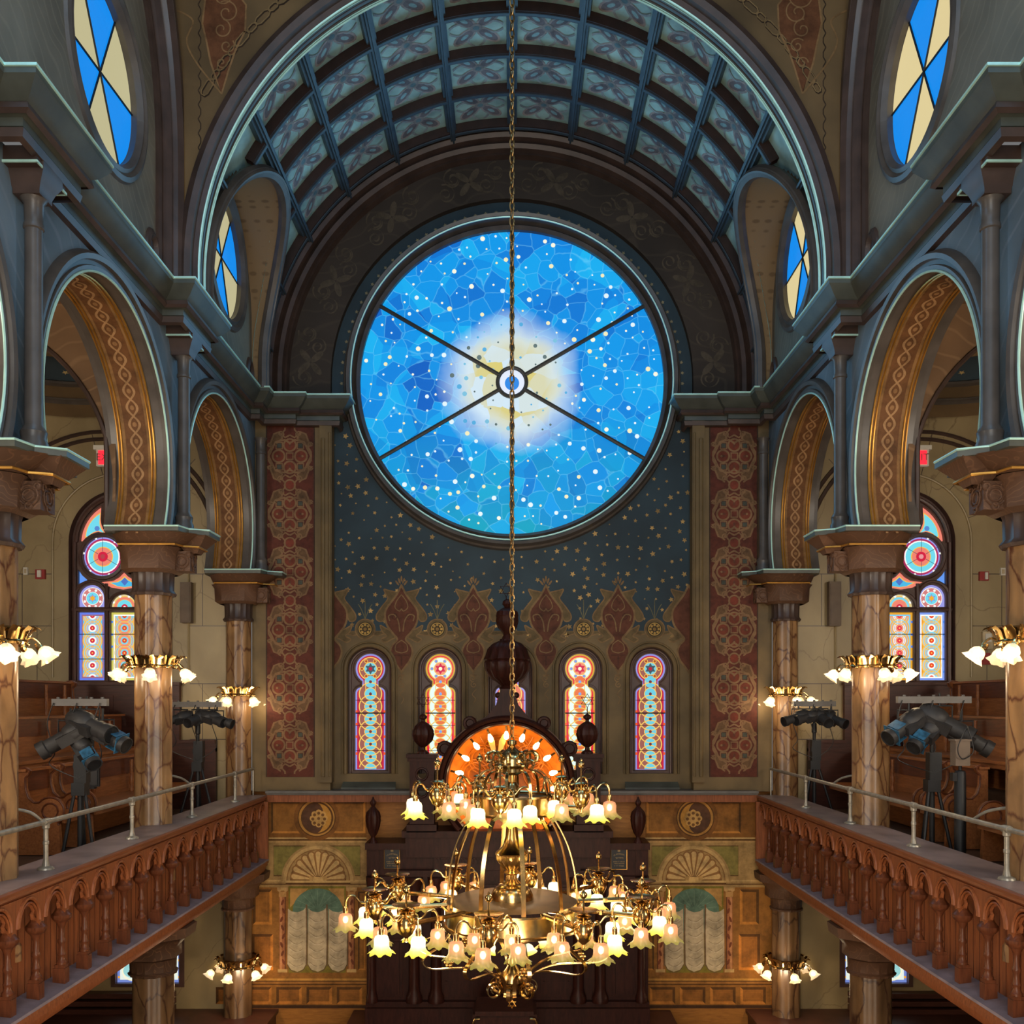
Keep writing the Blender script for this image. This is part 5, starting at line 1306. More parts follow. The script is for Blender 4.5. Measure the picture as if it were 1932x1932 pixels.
for s in (-1, 1):
    p = Paint(lambda px, py, l, s=s: ((px-955)*-s*YP/F-.1, YP-.004-.0012*l, EZ+(CY-py)*YP/F))
    och = (150,98,40); bf = (176,138,84); lt = (200,160,100); dk = (96,60,24); gr = (140,124,62)
    p.rect(440,1497,692,1582,(138,88,36),0); p.rect(440,1588,692,1674,bf,0); p.rect(440,1674,692,1900,och,0)
    # frieze with roundel
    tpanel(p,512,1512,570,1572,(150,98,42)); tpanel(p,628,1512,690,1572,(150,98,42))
    p.disc(598,1543,43,(132,84,36),4,36); p.disc(598,1543,36,dk,5,36); p.disc(598,1543,34,(186,132,62),6,36); p.disc(599,1543,30.5,dk,7,36); p.disc(598,1543,28,(92,60,40),8,36)
    p.poly([(598+28*cosd(a),1543+28*sind(a)) for a in range(-80,86,6)]+[(598+14*cosd(a),1543+28*sind(a)) for a in range(80,-84,-8)], (196,138,58), 9)
    for k in range(8): p.disc(602+11*cosd(45*k),1544+11*sind(45*k),6,(206,156,86),10,12); p.disc(602+11*cosd(45*k),1545+11*sind(45*k),3,(120,80,40),11,10)
    p.disc(602,1544,6.5,(206,158,90),12,14); p.disc(602,1544,3,(130,88,46),13,10)
    # cornice lines
    for y, h, c in ((1580,3,lt),(1583,3,dk),(1586,4,(190,148,90)),(1660,3,(206,166,104)),(1663,4,bf),(1667,2,dk),(1846,4,(196,140,64)),(1850,2,dk),(1852,4,(160,106,48)),(1856,2,dk)): p.rect(440,y,692,y+h,c,3)
    # green spandrels and shell arch
    p.rect(517,1596,680,1652,gr,1); p.stroke([(517,1596),(680,1596),(680,1652),(517,1652)],1.6,dk,2,True)
    half = lambda cx, cy, r, ry=None: [(cx+r*cosd(a), cy-(ry or r)*sind(a)) for a in range(0,181,6)]
    for r, c, l in ((70,bf,4),(66,lt,5),(60,(150,106,58),6),(58,bf,7),(53,(120,80,40),8)): p.poly(half(601,1662,r), c, l)
    for k in range(11):
        a = 8+16.4*k; ca, sa = cosd(a), sind(a)
        p.poly([(601+8*cosd(a-8),1660-8*sind(a-8)),(601+46*cosd(a-8),1660-46*sind(a-8)*1.06)]+[(601+46*ca+7.5*cosd(a-90+q),1660-46*1.06*sa-7.5*sind(a-90+q)) for q in range(0,181,30)]+[(601+8*cosd(a+8),1660-8*sind(a+8))], (150,104,56), 9)
        p.poly([(601+8*cosd(a-5),1660-8*sind(a-5)),(601+46*cosd(a-5),1660-46*sind(a-5)*1.06)]+[(601+46*ca+5*cosd(a-90+q),1660-46*1.06*sa-5*sind(a-90+q)) for q in range(0,181,30)]+[(601+8*cosd(a+1),1660-8*sind(a+1))], (212,170,108), 10)
    p.ell(601,1658,14,4,0,(214,170,104),12); p.disc(588,1657,4.5,(190,146,86),13,12); p.disc(614,1657,4.5,(190,146,86),13,12)
    p.rect(540,1661,662,1665,(206,166,104),14); p.rect(540,1665,662,1668,dk,14)
    # curtained niche
    p.rect(545,1672,653,1835,(128,112,40),4)
    p.poly([(548,1676),(582,1676),(560,1700),(548,1712)],(186,138,74),5); p.poly([(650,1676),(620,1676),(640,1700),(650,1712)],(186,138,74),5)
    p.poly(half(600,1718,47,42)+[(553,1760),(647,1760)],(96,120,98),6)
    for k in range(9): p.stroke([(600+10*cosd(20*k+10),1716-8*sind(20*k+10)),(600+44*cosd(20*k+10),1717-38*sind(20*k+10))],.9,(120,140,116),7)
    for k in range(3):
        x0 = 543+38.5*k
        pts = [(x0+1,1714),(x0+8,1719),(x0+19,1721),(x0+30,1717),(x0+36,1710)] 
        p.poly(pts+[(x0+35,1818),(x0+30,1828),(x0+19,1833),(x0+7,1829),(x0,1819)],(190,168,134),8)
        for i in range(7):
            y = 1736+14*i; p.stroke(catmull([(x0+3,y-6),(x0+12,y+1),(x0+20,y+3),(x0+30,y-3)],5),1.4,(160,138,106),9); p.stroke(catmull([(x0+5,y-2),(x0+14,y+4),(x0+26,y+2)],5),1.0,(208,190,158),9)
        p.stroke([(x0+36,1706),(x0+37,1760),(x0+36,1822)],3,(120,92,62),10); p.stroke(catmull([(x0,1819),(x0+7,1830),(x0+19,1834),(x0+30,1829),(x0+36,1818)],5),1.4,(110,84,56),10)
    # engaged painted colonettes
    for x in (534, 664):
        p.rect(x-10,1674,x+10,1680,lt,11); p.disc(x-6,1678,4,(196,150,92),12,12); p.disc(x+6,1678,4,(196,150,92),12,12); p.rect(x-7,1682,x+7,1692,(186,136,78),12)
        p.rect(x-6,1692,x+6,1828,(166,102,62),12); p.rect(x-5,1692,x-1,1828,(196,132,86),13); p.rect(x+4,1692,x+6,1828,(104,58,32),13)
        for i in range(8): p.ell(x+2*math.sin(i*2.1),1702+16*i,2.4,6,20*(-1)**i,(120,62,36),14,10)
        p.rect(x-9,1828,x+9,1834,lt,13); p.rect(x-8,1834,x+8,1840,(150,96,44),13)
    # side panels and dado
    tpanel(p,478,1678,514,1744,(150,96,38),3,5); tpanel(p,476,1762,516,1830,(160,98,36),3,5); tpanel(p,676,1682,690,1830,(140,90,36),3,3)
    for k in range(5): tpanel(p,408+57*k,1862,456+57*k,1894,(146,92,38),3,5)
    p.rect(440,1896,692,1902,(70,44,26),5)
    p.obj('trompe_painting', M['paint'], wb)

# ================================================================== THE ARK
YA = 15.55
def AX(px): return X(px, YA)
def AZ(py): return Z(py, YA)
ark = thing('torah_ark', 'dark carved mahogany ark with an orange lit round niche and urn finials', 'ark', (AX(957), YA, 0))
xc = AX(957)
kk = YA/F
m = MB()
def abox(x0, x1, y0, y1, f, b=.4, mb=None): (mb or m).box(AX(x0),AX(x1),YA-f,YA+b,AZ(y1),AZ(y0))
# lower cabinet
abox(692,1223,1600,1932,.0,.6); abox(690,1225,1590,1602,.08,.6); abox(760,1155,1566,1578,.16,.6); abox(766,1150,1578,1616,.10); abox(820,1094,1616,1640,.12); abox(755,1160,1640,1652,.14)
for y0, y1, f in ((1652,1660,.10),(1886,1896,.12),(1896,1932,.2)): abox(692,1223,y0,y1,f)
m.obj('cabinet', M['ark'], ark)
m = MB()
for x0, x1, y0, y1 in ((700,716,1600,1660),(1199,1215,1600,1660),(838,892,1668,1880),(1022,1076,1668,1880),(896,955,1668,1880),(960,1018,1668,1880),(706,760,1670,1760),(706,760,1770,1880),(1155,1210,1670,1760),(1155,1210,1770,1880)):
    for q, f in ((0,.02),(6,.045)):
        if x1-x0 > 2*q+6: m.box(AX(x0+q),AX(x1-q),YA-f,YA,AZ(y1-q),AZ(y0+q))
for y in (1700,1730,1760,1800,1830,1850): m.box(AX(840),AX(890),YA-.05,YA,AZ(y+4),AZ(y)); m.box(AX(1024),AX(1074),YA-.05,YA,AZ(y+4),AZ(y))
m.obj('door_panel', M['ark'], ark)
m = MB()
for k in range(44): m.box(AX(824+6.1*k),AX(827+6.1*k),YA-.15,YA-.12,AZ(1626),AZ(1618))
m.obj('dentil', M['arkmid'] if 'arkmid' in M else M['ark'], ark)
for px in (704, 783, 824, 1090, 1131, 1208):
    m = MB(); r = .085 if px not in (704,1208) else .06
    m.lathe([(r*1.5,AZ(1886)),(r*1.5,AZ(1876)),(r*1.15,AZ(1870)),(r,AZ(1860)),(r*.9,AZ(1690)),(r*1.1,AZ(1684)),(r*1.0,AZ(1680)),(r*1.5,AZ(1664)),(r*1.6,AZ(1652))], (AX(px),YA-.13,0), 16); m.obj('column', M['ark'], ark)
# upper piers beside the niche
for x0, x1 in ((772,822),(1085,1134)):
    m = MB(); cxp = (x0+x1)/2
    abox(x0-4,x1+4,1422,1429,.16,.2); abox(x0-2,x1+2,1429,1436,.12,.2); abox(x0-3,x1+3,1554,1568,.16,.2)
    hole = [[(cxp+9.5*cosd(a), cy+10*sind(a)) for a in range(0,360,20)] for cy in (1460,1492)]
    m.prism([[(x0+2,1436),(x1-2,1436),(x1-2,1556),(x0+2,1556)]]+hole, lambda a, b: (AX(a),YA-.1,AZ(b)), lambda a, b: (AX(a),YA+.1,AZ(b)))
    for cy in (1460,1492): m.tube([(AX(cxp+10.5*cosd(a)),YA-.105,AZ(cy+11*sind(a))) for a in range(0,360,20)], .018, 6, True)
    m.obj('pier', M['ark'], ark)
def urn(px, ybase, ytop, rpx, parent, name='urn_finial'):
    h = ybase-ytop; prof = [(.55,0),(.5,.05),(.22,.10),(.2,.16),(.5,.22),(.86,.32),(1.0,.46),(1.02,.50),(.96,.53),(.98,.56),(.8,.68),(.45,.76),(.18,.80),(.16,.84),(.36,.88),(.38,.93),(.2,.97),(.04,1.0)]
    mm = MB(); mm.lathe([(r*rpx*kk, AZ(ybase-h*t)) for r, t in prof], (AX(px),YA-.0,0), 48, 12, .05); return mm.obj(name, M['ark'], parent)
def hexstar(px, py, r, parent, wpx=2.0):
    mm = MB()
    for o in (0, 60):
        mm.tube([(AX(px+r*cosd(90+o+120*k)), YA-.01*(o > 0), AZ(py-r*sind(90+o+120*k))) for k in range(3)], wpx*kk*.5, 6, True)
    mm.tube([(AX(px),YA,AZ(py+r)),(AX(px),YA,AZ(py+r+12))], .008, 5); return mm.obj('star_finial', M['ark'], parent)
for px in (798, 1108): u = urn(px, 1422, 1346, 20, ark); hexstar(px+(0 if px > 900 else 0), 1322, 13, u)
for px in (704, 1204):
    mm = MB(); mm.lathe([(r*kk, AZ(y)) for r, y in ((8,1592),(8,1588),(4,1583),(4,1578),(8,1572),(12,1560),(14,1547),(13.5,1544),(14,1541),(12,1532),(6,1525),(3,1521),(5,1517),(5.5,1513),(3,1509),(1,1503))], (AX(px),YA,0), 48, 12, .05); mm.obj('urn_finial', M['ark'], ark)
# round canopy
cx0, cy0 = 955.5, 1478
m = MB(); cf = lambda r, a, d: (AX(cx0+r*cosd(a)), YA+d, AZ(cy0-r*sind(a)))
m.arcsweep([(110,.05),(110,-.12),(113,-.2),(117,-.16),(119,-.22),(124,-.25),(127,-.22),(129,-.1),(129,.3)], cf, -44, 224, 80); m.obj('canopy_arch', M['arkrim'] if 'arkrim' in M else M['ark'], ark)
m = MB()
m.tube([cf(115.5, -20+220*k/119, -.19) for k in range(120)], [(.020 if k % 2 else .011) for k in range(120)], 6)
m.obj('beading', M['ark'], ark)
m = MB(); lp = [(cx0+111*cosd(a), cy0-111*sind(a)) for a in range(-51, 232, 6)]
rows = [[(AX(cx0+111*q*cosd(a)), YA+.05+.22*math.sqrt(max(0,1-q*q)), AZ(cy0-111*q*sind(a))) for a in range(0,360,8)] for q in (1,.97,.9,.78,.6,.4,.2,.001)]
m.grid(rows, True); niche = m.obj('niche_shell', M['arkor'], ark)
m = MB()
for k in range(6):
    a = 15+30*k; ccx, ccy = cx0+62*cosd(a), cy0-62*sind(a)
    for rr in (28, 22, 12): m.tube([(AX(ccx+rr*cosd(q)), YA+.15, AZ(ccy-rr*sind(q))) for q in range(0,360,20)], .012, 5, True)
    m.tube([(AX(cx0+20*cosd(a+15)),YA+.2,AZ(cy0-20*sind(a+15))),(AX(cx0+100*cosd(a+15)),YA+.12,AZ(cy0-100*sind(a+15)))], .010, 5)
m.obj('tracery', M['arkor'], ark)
m = MB(); bb = MB()
for k in range(15):
    a = -45+19.3*k
    q = Vector(cf(98, a, -.03)); d = (Vector(cf(10, a, -.10))-q).normalized()
    bl = MB(); bl.lathe([(.010,-.02),(.018,.0),(.038,.05),(.042,.08),(.03,.115),(.004,.13)], (0,0,0), 10); o = MB(); o.merge(bl, Matrix.Translation(q) @ dirm(d)); o.obj('bulb', M['bulb'], ark)
    sk = MB(); sk.tube([Vector(cf(108,a,-.02)), q], .018, 6); bb.merge(sk)
bb.obj('bulb_socket', M['brassdk'], ark)
# gilt crest inside the niche
m = MB()
for sg in (-1, 1): m.prism([[(cx0-18+sg*9,1420),(cx0-18+sg*17,1398),(cx0-18+sg*12,1384),(cx0-18+sg*4,1398),(cx0-18+sg*2,1420)]], lambda a, b: (AX(a),YA+.0,AZ(b)), lambda a, b: (AX(a),YA+.04,AZ(b)))
m.obj('gilt_crest', M['gold'], ark)
# shoulders, pedestal and great urns
m = MB()
for px, py, r in ((840,1412,13),(1074,1412,13),(887,1364,11),(1026,1364,11)):
    m.prism([[(px-r,py-r*.8),(px+r,py-r*.8),(px+r*.8,py+r),(px-r*.8,py+r)]], lambda a, b: (AX(a),YA-.1,AZ(b)), lambda a, b: (AX(a),YA+.12,AZ(b)))
    m.tube([(AX(px+r*.9*cosd(q)),YA-.1,AZ(py-r*.9*sind(q))) for q in range(0,360,24)], .03, 6, True)
m.obj('scroll_shoulder', M['ark'], ark)
m = MB(); P = [(902,1360),(918,1352),(936,1330),(942,1310),(944,1300),(970,1300),(972,1310),(978,1330),(996,1352),(1010,1360)]
m.prism([P], lambda a, b: (AX(a),YA-.14,AZ(b)), lambda a, b: (AX(a),YA+.14,AZ(b)))
for sg in (-1, 1): m.sphere((AX(957+sg*17),YA-.1,AZ(1312)), .05, 10, 6)
m.lathe([(.11,AZ(1303)),(.13,AZ(1298)),(.07,AZ(1292))], (AX(957),YA,0), 20)
m.obj('pedestal', M['ark'], ark)
m = MB(); K = lambda r, y: (r*kk, AZ(y))
m.lathe([K(8,1296),K(18,1288),K(32,1278),K(40,1265),K(42,1250),K(40,1247),K(43,1244),K(40,1238),K(36,1224),K(26,1214),K(14,1209),K(13,1206)], (AX(957),YA,0), 64, 16, .04); 
m.lathe([K(11,1207),K(7,1198),K(10,1192),K(18,1184),K(21,1172),K(20,1164),K(21,1162),K(19,1154),K(10,1148),K(5,1146),K(9,1140),K(8,1134),K(2,1130)], (AX(957),YA,0), 32, 16, .025)
gu = m.obj('great_urn', M['ark'], ark); hexstar(955, 1113, 13, gu)
# commandment plaques
for x0, x1, y0, y1 in ((726,755,1598,1638),(1152,1182,1598,1639)):
    t = tag(link('plaque', None, None, (AX((x0+x1)/2),YA-.03,AZ(y1))), 'dark gilt-lettered plaque on the '+('left' if x0 < 900 else 'right')+' shoulder of the ark', 'plaque')
    m = MB(); m.box(AX(x0),AX(x1),YA-.06,YA-.0,AZ(y1),AZ(y0)); m.obj('tablet', M['black'], t)
    m = MB(); m.tube([(AX(a),YA-.062,AZ(b)) for a, b in ((x0,y0),(x1,y0),(x1,y1),(x0,y1))], .006, 5, True); m.obj('border', M['gold'], t)
    cx_ = (x0+x1)/2
    p = Paint(lambda a, b, l: (AX(a), YA-.0615-.001*l, AZ(b)))
    gc = (150,124,84)
    p.star(cx_, y0+5.5, 3.6, gc, 1, 6, .577)
    p.obj('emblem', M['paint'], t)
    rl = random.Random(3)
    for yy, wd, hh, bow in ((y0+12,20,2.6,3.2),(y0+19,13,2.4,.8),(y0+26.5,21,1.8,0),(y0+30,19,1.8,0),(y0+34.5,18,1.8,0)):
        p = Paint(lambda a, b, l: (AX(a), YA-.0615-.001*l, AZ(b)))
        u = -wd/2
        while u < wd/2:
            w_ = rl.uniform(.9, 1.7); v = yy+bow*(2*u/wd)**2
            p.rect(cx_+u, v-hh/2, cx_+u+w_, v-hh/2+.7, gc, 1); p.rect(cx_+u+w_-.6, v-hh/2, cx_+u+w_, v+hh/2, gc, 1)
            if rl.random() < .4: p.rect(cx_+u, v+hh/2-.6, cx_+u+w_, v+hh/2, gc, 1)
            u += w_+.55
            if rl.random() < .15: u += 1.2
        p.obj('lettering', M['paint'], t)
# platform and reading desk in front of the ark
m = MB(); m.box(-3.2,3.2,13.6,16.2,0,EZ-5.3); m.box(-2.6,2.6,14.2,16.2,EZ-5.3,EZ-5.05)
po = m.obj('floor_platform', M['wains']); struct(po, 'dark stepped platform in front of the ark', 'platform')
YD = 14.2
t = thing('reading_desk', 'black reading desk with two brass handles below the chandelier', 'lectern', (X(953,YD), YD, EZ-5.05))
m = MB(); m.box(X(893,YD),X(1012,YD),YD-.3,YD+.3,EZ-5.05,Z(1902,YD)); m.box(X(898,YD),X(1006,YD),YD-.36,YD+.34,Z(1902,YD),Z(1894,YD)); m.obj('body', M['ark'], t)
for sg in (-1, 1):
    px = 953+sg*58; m = MB(); m.tube([(X(px,YD),YD-.36,EZ-5.2),(X(px,YD),YD-.36,Z(1914,YD)),(X(px-sg*3,YD),YD-.36,Z(1908,YD)),(X(px-sg*12,YD),YD-.36,Z(1907,YD))], .018, 8); m.obj('handle', M['brass'], t)
m = MB()
for px in (945, 955): m.sphere((X(px,YD),YD-.37,Z(1923,YD)), .018, 8, 6)
m.obj('stud', M['white'], t)

# ================================================================== CHANDELIER
YC = 10.3
def CZ(py): return EZ+(CY-py)*YC/F
ch = thing('chandelier', 'great two-tiered brass chandelier with tulip glass shades hanging on a long chain', 'chandelier', (0, YC, CZ(1905)), None)
def rev(name, prof, mat=None, n=32, parent=ch, lobes=0, amp=0):
    mm = MB(); mm.lathe([(r*YC/F, CZ(y)) for r, y in prof], (0,YC,0), n, lobes, amp); return mm.obj(name, mat or M['brass'], parent)
m = MB(); z = CZ(1396); k = 0
while z < EZ+10.2:
    a = PI/2*(k % 2)+.5
    L_, w_ = .052, .024
    pts = [(w_*cosd(q)*math.cos(a), YC+w_*cosd(q)*math.sin(a), z+L_*sind(q)) for q in range(0,360,36)]
    m.tube(pts, .0085, 5, True); z += .082; k += 1
m.obj('chain', M['brassdk'], ch)
rev('cap', [(3,1396),(9,1398),(9,1404),(5,1407),(8,1412),(14,1416),(24,1424),(28,1434),(28,1444),(22,1450),(24,1456),(12,1462)])
rev('crown_stem', [(10,1460),(8,1475),(13,1482),(16,1492),(10,1505),(7,1520),(9,1540),(12,1546)])
rev('stem', [(7,1540),(9,1560),(13,1580),(18,1596),(30,1607),(32,1609),(30,1612)], None, 32)
rev('cup', [(1,1607),(26,1606),(30,1612),(28,1622),(20,1634),(12,1642),(16,1646),(10,1650),(9,1658),(13,1662),(18,1666)], None, 40, ch, 20, .04)
rev('dome', [(17,1666),(24,1668),(34,1676),(40,1688),(41,1700),(30,1706)])
m = MB(); m.lathe([(.68,CZ(1700)),(.60,CZ(1694)),(.2,CZ(1696)),(.18,CZ(1700)),(.60,CZ(1702))], (0,YC,0), 48); m.obj('dish', M['dish'], ch)
def band(name, r, y0, y1):
    mm = MB(); mm.lathe([(r,CZ(y0)),(r+.03,CZ(y0)+.01),(r+.035,CZ(y0)-.01),(r+.005,CZ(y0+3)),(r,CZ((y0+y1)/2)),(r+.005,CZ(y1-3)),(r+.04,CZ(y1)+.012),(r+.035,CZ(y1)-.012),(r,CZ(y1))], (0,YC,0), 60, 30, .006, cap=False); return mm.obj(name, M['brass'], ch)
band('upper_band', .41, 1500, 1534); band('lower_band', .70, 1706, 1744)
m = MB(); m.lathe([(.40,CZ(1504)),(.1,CZ(1506)),(.1,CZ(1510)),(.40,CZ(1510))], (0,YC,0), 40); m.obj('upper_dish', M['brassdk'], ch)
PH = -8.5
def dirv(a): return Vector((sind(a), -cosd(a), 0))   # 0 deg faces the camera
O = Vector((0, YC, 0))
def rp(a, r, y): return O+dirv(a)*r+Vector((0,0,CZ(y)))
for k in range(10):
    a = PH+18+36*k; sd_ = dirv(a+90)
    m = MB(); m.strap(catmull([rp(a,.40,1534),rp(a,.50,1560),rp(a,.60,1600),rp(a,.665,1650),rp(a,.69,1706)], 6), .045, .012, sd_); m.obj('rib_strap', M['brass'], ch)
for k in range(10):
    a = PH+36*k; sd_ = dirv(a+90)
    m = MB(); m.strap(catmull([rp(a,.10,1445),rp(a,.18,1438),rp(a,.24,1442),rp(a,.22,1452),rp(a,.30,1455),rp(a,.38,1470),rp(a,.41,1500)], 6), .03, .010, sd_)
    m.tube(catmull([rp(a,.12,1430),rp(a,.20,1418),rp(a,.27,1424),rp(a,.26,1436),rp(a,.21,1434)], 5), .014, 6); m.obj('crown_strap', M['brass'], ch)
for k in range(10):
    a = PH+36*k
    m = MB(); m.tube([rp(a,.68,1704), rp(a,1.0,1704), rp(a,1.38,1704)], .024, 8); m.lathe([(.034,-.02),(.034,.02)], rp(a,1.0,1704), 8); m.obj('arm_tube', M['brass'], ch)
for k in range(5):
    a = PH+72*k
    m = MB(); m.tube([rp(a,.42,1517), rp(a,.74,1517)], .02, 8); m.obj('upper_arm_tube', M['brass'], ch)
for k in range(10):
    a = PH+18+36*k; sd_ = dirv(a+90)
    m = MB(); m.strap(catmull([rp(a,.70,1746),rp(a,.82,1768),rp(a,.98,1784),rp(a,1.0,1797),rp(a,.90,1808),rp(a,.66,1812),rp(a,.42,1818),rp(a,.22,1836),rp(a,.14,1862),rp(a,.16,1874)], 7), .038, .011, sd_); m.obj('scroll_strap', M['brass'], ch)
    if k % 2 == 0:
        q = rp(a,.72,1800); m = MB()
        for g in range(6): m.sphere(q+Vector((.035*cosd(60*g),0,.035*sind(60*g))), .018, 8, 6)
        m.sphere(q, .024, 8, 6); m.tube([q, rp(a,.72,1746)], .008, 5); m.obj('rosette', M['brass'], ch)
for k in range(6):
    a = PH+60*k; sd_ = dirv(a+90)
    pts = []
    for i in range(40):
        t_ = i/39; an = 200-620*t_; r_ = 18*(1-.75*t_); pts.append(rp(a, (36+r_*cosd(an))*YC/F, 1866-r_*sind(an)))
    m = MB(); m.strap([rp(a,.05,1838),rp(a,.09,1846),rp(a,.10,1858)]+pts, .04, .010, sd_); m.obj('volute', M['brass'], ch)
rev('bottom_hub', [(8,1800),(12,1815),(8,1820),(12,1826),(22,1838),(24,1850),(14,1862),(8,1868),(10,1874),(4,1882),(2,1886)])
m = MB()
for o in (0, 60): m.tube([(.045*cosd(90+o+120*k), YC, CZ(1894)+.045*sind(90+o+120*k)) for k in range(3)], .008, 6, True)
m.tube([(0,YC,CZ(1886)),(0,YC,CZ(1889))], .006, 5); m.obj('pendant_star', M['gold'], ch)
# lamp clusters
vs = MB(); vs.lathe([(.002,-.17),(.02,-.16),(.015,-.13),(.06,-.09),(.088,-.03),(.088,.02),(.06,.07),(.03,.095),(.045,.115),(.075,.13),(.06,.14),(.02,.15)], (0,0,0), 20); vs.tube([(0,0,.14),(0,0,.30)], .010, 8)
vm_ = vs.mesh('lamp_cluster'); vm_.materials.append(M['brass'])
dp = MB(); dp.lathe([(.02,.165),(.09,.17),(.135,.185),(.137,.19),(.09,.178),(.02,.175)], (0,0,0), 28); dpm = dp.mesh('drip_pan'); dpm.materials.append(M['brass'])
fb = MB(); fb.sphere((0,0,.325), .036, 12, 8); fb.lathe([(.012,.355),(.012,.37),(.003,.385)], (0,0,0), 8); fbm = fb.mesh('ball_finial'); fbm.materials.append(M['brass'])
arm = MB(); arm.tube(catmull([(.05,0,.08),(.10,0,.05),(.15,0,.06),(.20,0,.115),(.255,0,.125),(.29,0,.08),(.295,0,.02)], 6), .011, 8); arm.lathe([(.018,-.05),(.026,-.045),(.026,-.0),(.018,.02)], (.295,0,0), 10); arm.sphere((.05,0,.085), .022, 8, 6)
armm = arm.mesh('arm'); armm.materials.append(M['brass'])
nn = 36; rows = []
for rr, zz, wv in ((.028,-.05,0),(.058,-.062,0),(.070,-.095,0),(.068,-.13,.01),(.070,-.16,.03),(.088,-.195,.06),(.122,-.215,.10)):
    rows.append([Vector((.295+rr*(1+wv*math.cos(8*2*PI*j/nn))*math.cos(2*PI*j/nn), rr*(1+wv*math.cos(8*2*PI*j/nn))*math.sin(2*PI*j/nn), zz-.012*(wv > .05)*math.cos(8*2*PI*j/nn))) for j in range(nn)])
shm = MB(); shm.grid(rows, True); sh_lit = shm.mesh('tulip_shade'); sh_dim = sh_lit.copy(); sh_lit.materials.append(M['shadelit']); sh_dim.materials.append(M['shadedim'])
bu = MB(); bu.sphere((.295,0,-.115), .028, 10, 7, 1.3); bl_ = bu.mesh('bulb'); bd_ = bl_.copy(); bl_.materials.append(M['bulb']); bd_.materials.append(M['bulbdim'])
rr_ = random.Random(5)
def cluster(a, R_, y, upper):
    c = link('lamp_cluster', vm_, ch, rp(a, R_, y)-wloc(ch))
    if not upper: link('drip_pan', dpm, c)
    link('ball_finial', fbm, c)
    for i in range(5):
        lit = rr_.random() < .36
        an = math.radians(a-90+72*i+(36 if upper else 0))
        for nm, me in (('arm', armm), ('tulip_shade', sh_lit if lit else sh_dim), ('bulb', bl_ if lit else bd_)):
            o = link(nm, me, c); o.rotation_euler = (0,0,an)
for k in range(10): cluster(PH+36*k, 1.42, 1703, False)
for k in range(5): cluster(PH+72*k, .78, 1497, True)
m = MB(); q = rp(170, .30, 1690)
m.tube([q, q+Vector((0,0,.14))], .014, 8); m.obj('candle_tube', M['white'], ch)
m = MB(); m.sphere(q+Vector((0,0,.17)), .022, 8, 6, 1.6); m.obj('candle_bulb', M['bulb'], ch)
for k in range(5):
    a = PH+40+72*k; q = rp(a, .30, 1770); m = MB(); m.tube([rp(a,.2,1748), q], .008, 6); o = m.obj('inner_arm', M['brass'], ch)
    sh2 = MB(); l0 = MB(); l0.lathe([(.02,0),(.045,-.03),(.05,-.06),(.075,-.10)], (0,0,0), 16, cap=False); sh2.merge(l0, Matrix.Translation(q) @ dirm(dirv(a)*-.6+Vector((0,0,.8)))); sh2.obj('inner_shade', M['shadelit'], o)

# ================================================================== CAMERA AND LIGHT
cam = bpy.data.cameras.new('camera'); co_ = bpy.data.objects.new('camera', cam); COL.objects.link(co_)
co_.location = (0, 0, EZ); co_.rotation_euler = (PI/2, 0, 0)
cam.sensor_width = 36; cam.lens = 36*F/1932; cam.shift_x = 0; cam.shift_y = (CY-966)/1932; cam.clip_start = .05
sc.camera = co_
def light(kind, loc, energy, col, size=.2, rot=None, sizey=None, spot=None):
    l = bpy.data.lights.new('lamp', kind); l.energy = energy; l.color = col
    if kind == 'AREA':
        l.size = size
        if sizey: l.shape = 'RECTANGLE'; l.size_y = sizey
    else: l.shadow_soft_size = size
    o = bpy.data.objects.new('lamp', l); COL.objects.link(o); o.location = loc
    if rot: o.rotation_euler = [math.radians(r) for r in rot]
    return o
def aim(o, tgt):
    d = Vector(tgt)-o.location; o.rotation_euler = d.to_track_quat('-Z','Y').to_euler(); return o
warm = (1.0, .78, .50)
# chandelier glow
for k in range(5): light('POINT', rp(PH+72*k+18, 1.15, 1768), 15, warm, .12)
light('POINT', rp(0, .9, 1600), 14, warm, .12); light('POINT', rp(180, .9, 1600), 22, warm, .12)
# column lamps
for s in (1, -1):
    for y, z, e in ((8.39,.42,20),(12.23,.36,20),(16.05,.04,13)):
        for a in (150, 235, 330):
            r_ = .5; light('POINT', (s*4.45+r_*cosd(a)*s, min(15.9, y+r_*sind(a)), EZ+z-.06), e*.32, warm, .06)
    light('POINT', (s*4.1, 15.4, EZ-4.35), 16, warm, .06)
    light('POINT', (s*3.0, 15.0, EZ-4.0), 5, warm, .2)
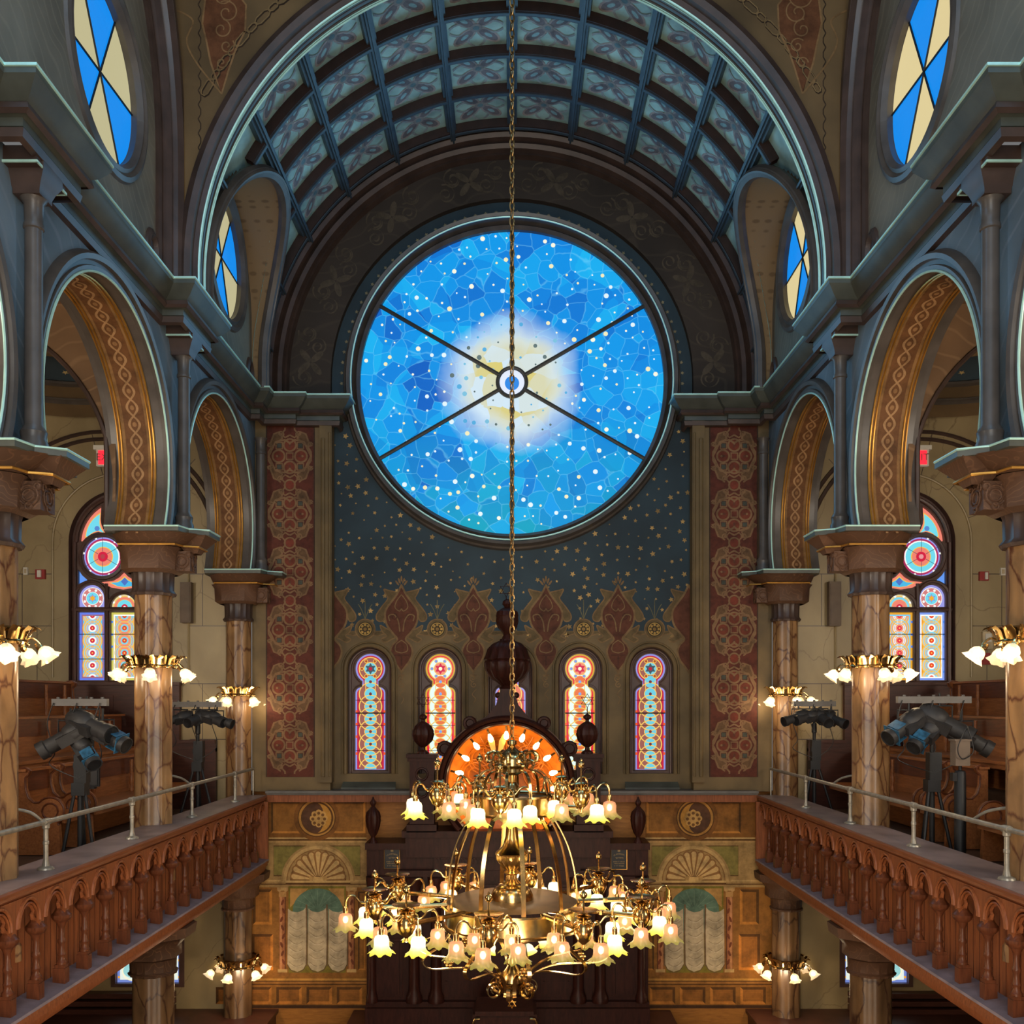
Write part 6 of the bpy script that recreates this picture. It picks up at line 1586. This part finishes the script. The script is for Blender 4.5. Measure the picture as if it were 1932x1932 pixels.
# bulbs around the niche
for a in (30, 90, 150, 200, -20): light('POINT', cf(80, a, -.10), 1.6, (1,.62,.25), .06)
# daylight: rear rose window behind the camera and end window, plus unseen added fills
aim(light('AREA', (0,-3.2,EZ+5.2), 400, (.84,.95,1.0), 5.0), (0,11,EZ+9))
aim(light('AREA', (0,5.2,EZ+9.9), 110, (.6,.82,1.0), 4.0), (0,11,EZ+0))  # unseen cool overhead fill, added to put highlights along the beads
aim(light('AREA', (0,16.0,EZ+5.34), 80, (.3,.72,1.0), 4.6), (0,0,EZ+4.6))
for s in (1, -1):
    aim(light('AREA', (s*8.7,5.0,EZ+1.6), 400, (1.0,.88,.72), 2.2), (s*6.2,16,EZ+.3))  # unseen warm fill added to brighten the gallery pews
    aim(light('AREA', (s*3.4,6.2,EZ+6.6), 70, (.22,.58,1.0), 1.6), (-s*4.2,11.2,EZ+3.2))  # unseen blue fill added to tint the opposite arch spandrels
aim(light('AREA', (0,-2.8,EZ+.6), 400, (1.0,.86,.70), 4.0), (0,12,EZ-2.2))  # unseen warm front fill added behind the camera
aim(light('AREA', (0,2.2,EZ-3.9), 300, (1.0,.80,.58), 3.0), (0,12,EZ-1.5))  # unseen warm low fill added to brighten the gallery fronts
w = bpy.data.worlds.new('world'); sc.world = w; w.use_nodes = True
w.node_tree.nodes['Background'].inputs[0].default_value = (.75,.75,.75,1); w.node_tree.nodes['Background'].inputs[1].default_value = .22
sc.view_settings.view_transform = 'Standard'; sc.view_settings.look = 'None'
sc.cycles.use_adaptive_sampling = True; sc.cycles.adaptive_threshold = 0.06; sc.cycles.adaptive_min_samples = 16; sc.cycles.max_bounces = 4; sc.cycles.diffuse_bounces = 2; sc.cycles.glossy_bounces = 2; sc.cycles.transparent_max_bounces = 8
sc.cycles.sample_clamp_indirect = 4.0; sc.cycles.caustics_reflective = False; sc.cycles.caustics_refractive = False
for m_ in bpy.data.materials:
    if m_.name not in ('lit bulb', 'dim bulb'): m_.cycles.emission_sampling = 'NONE'
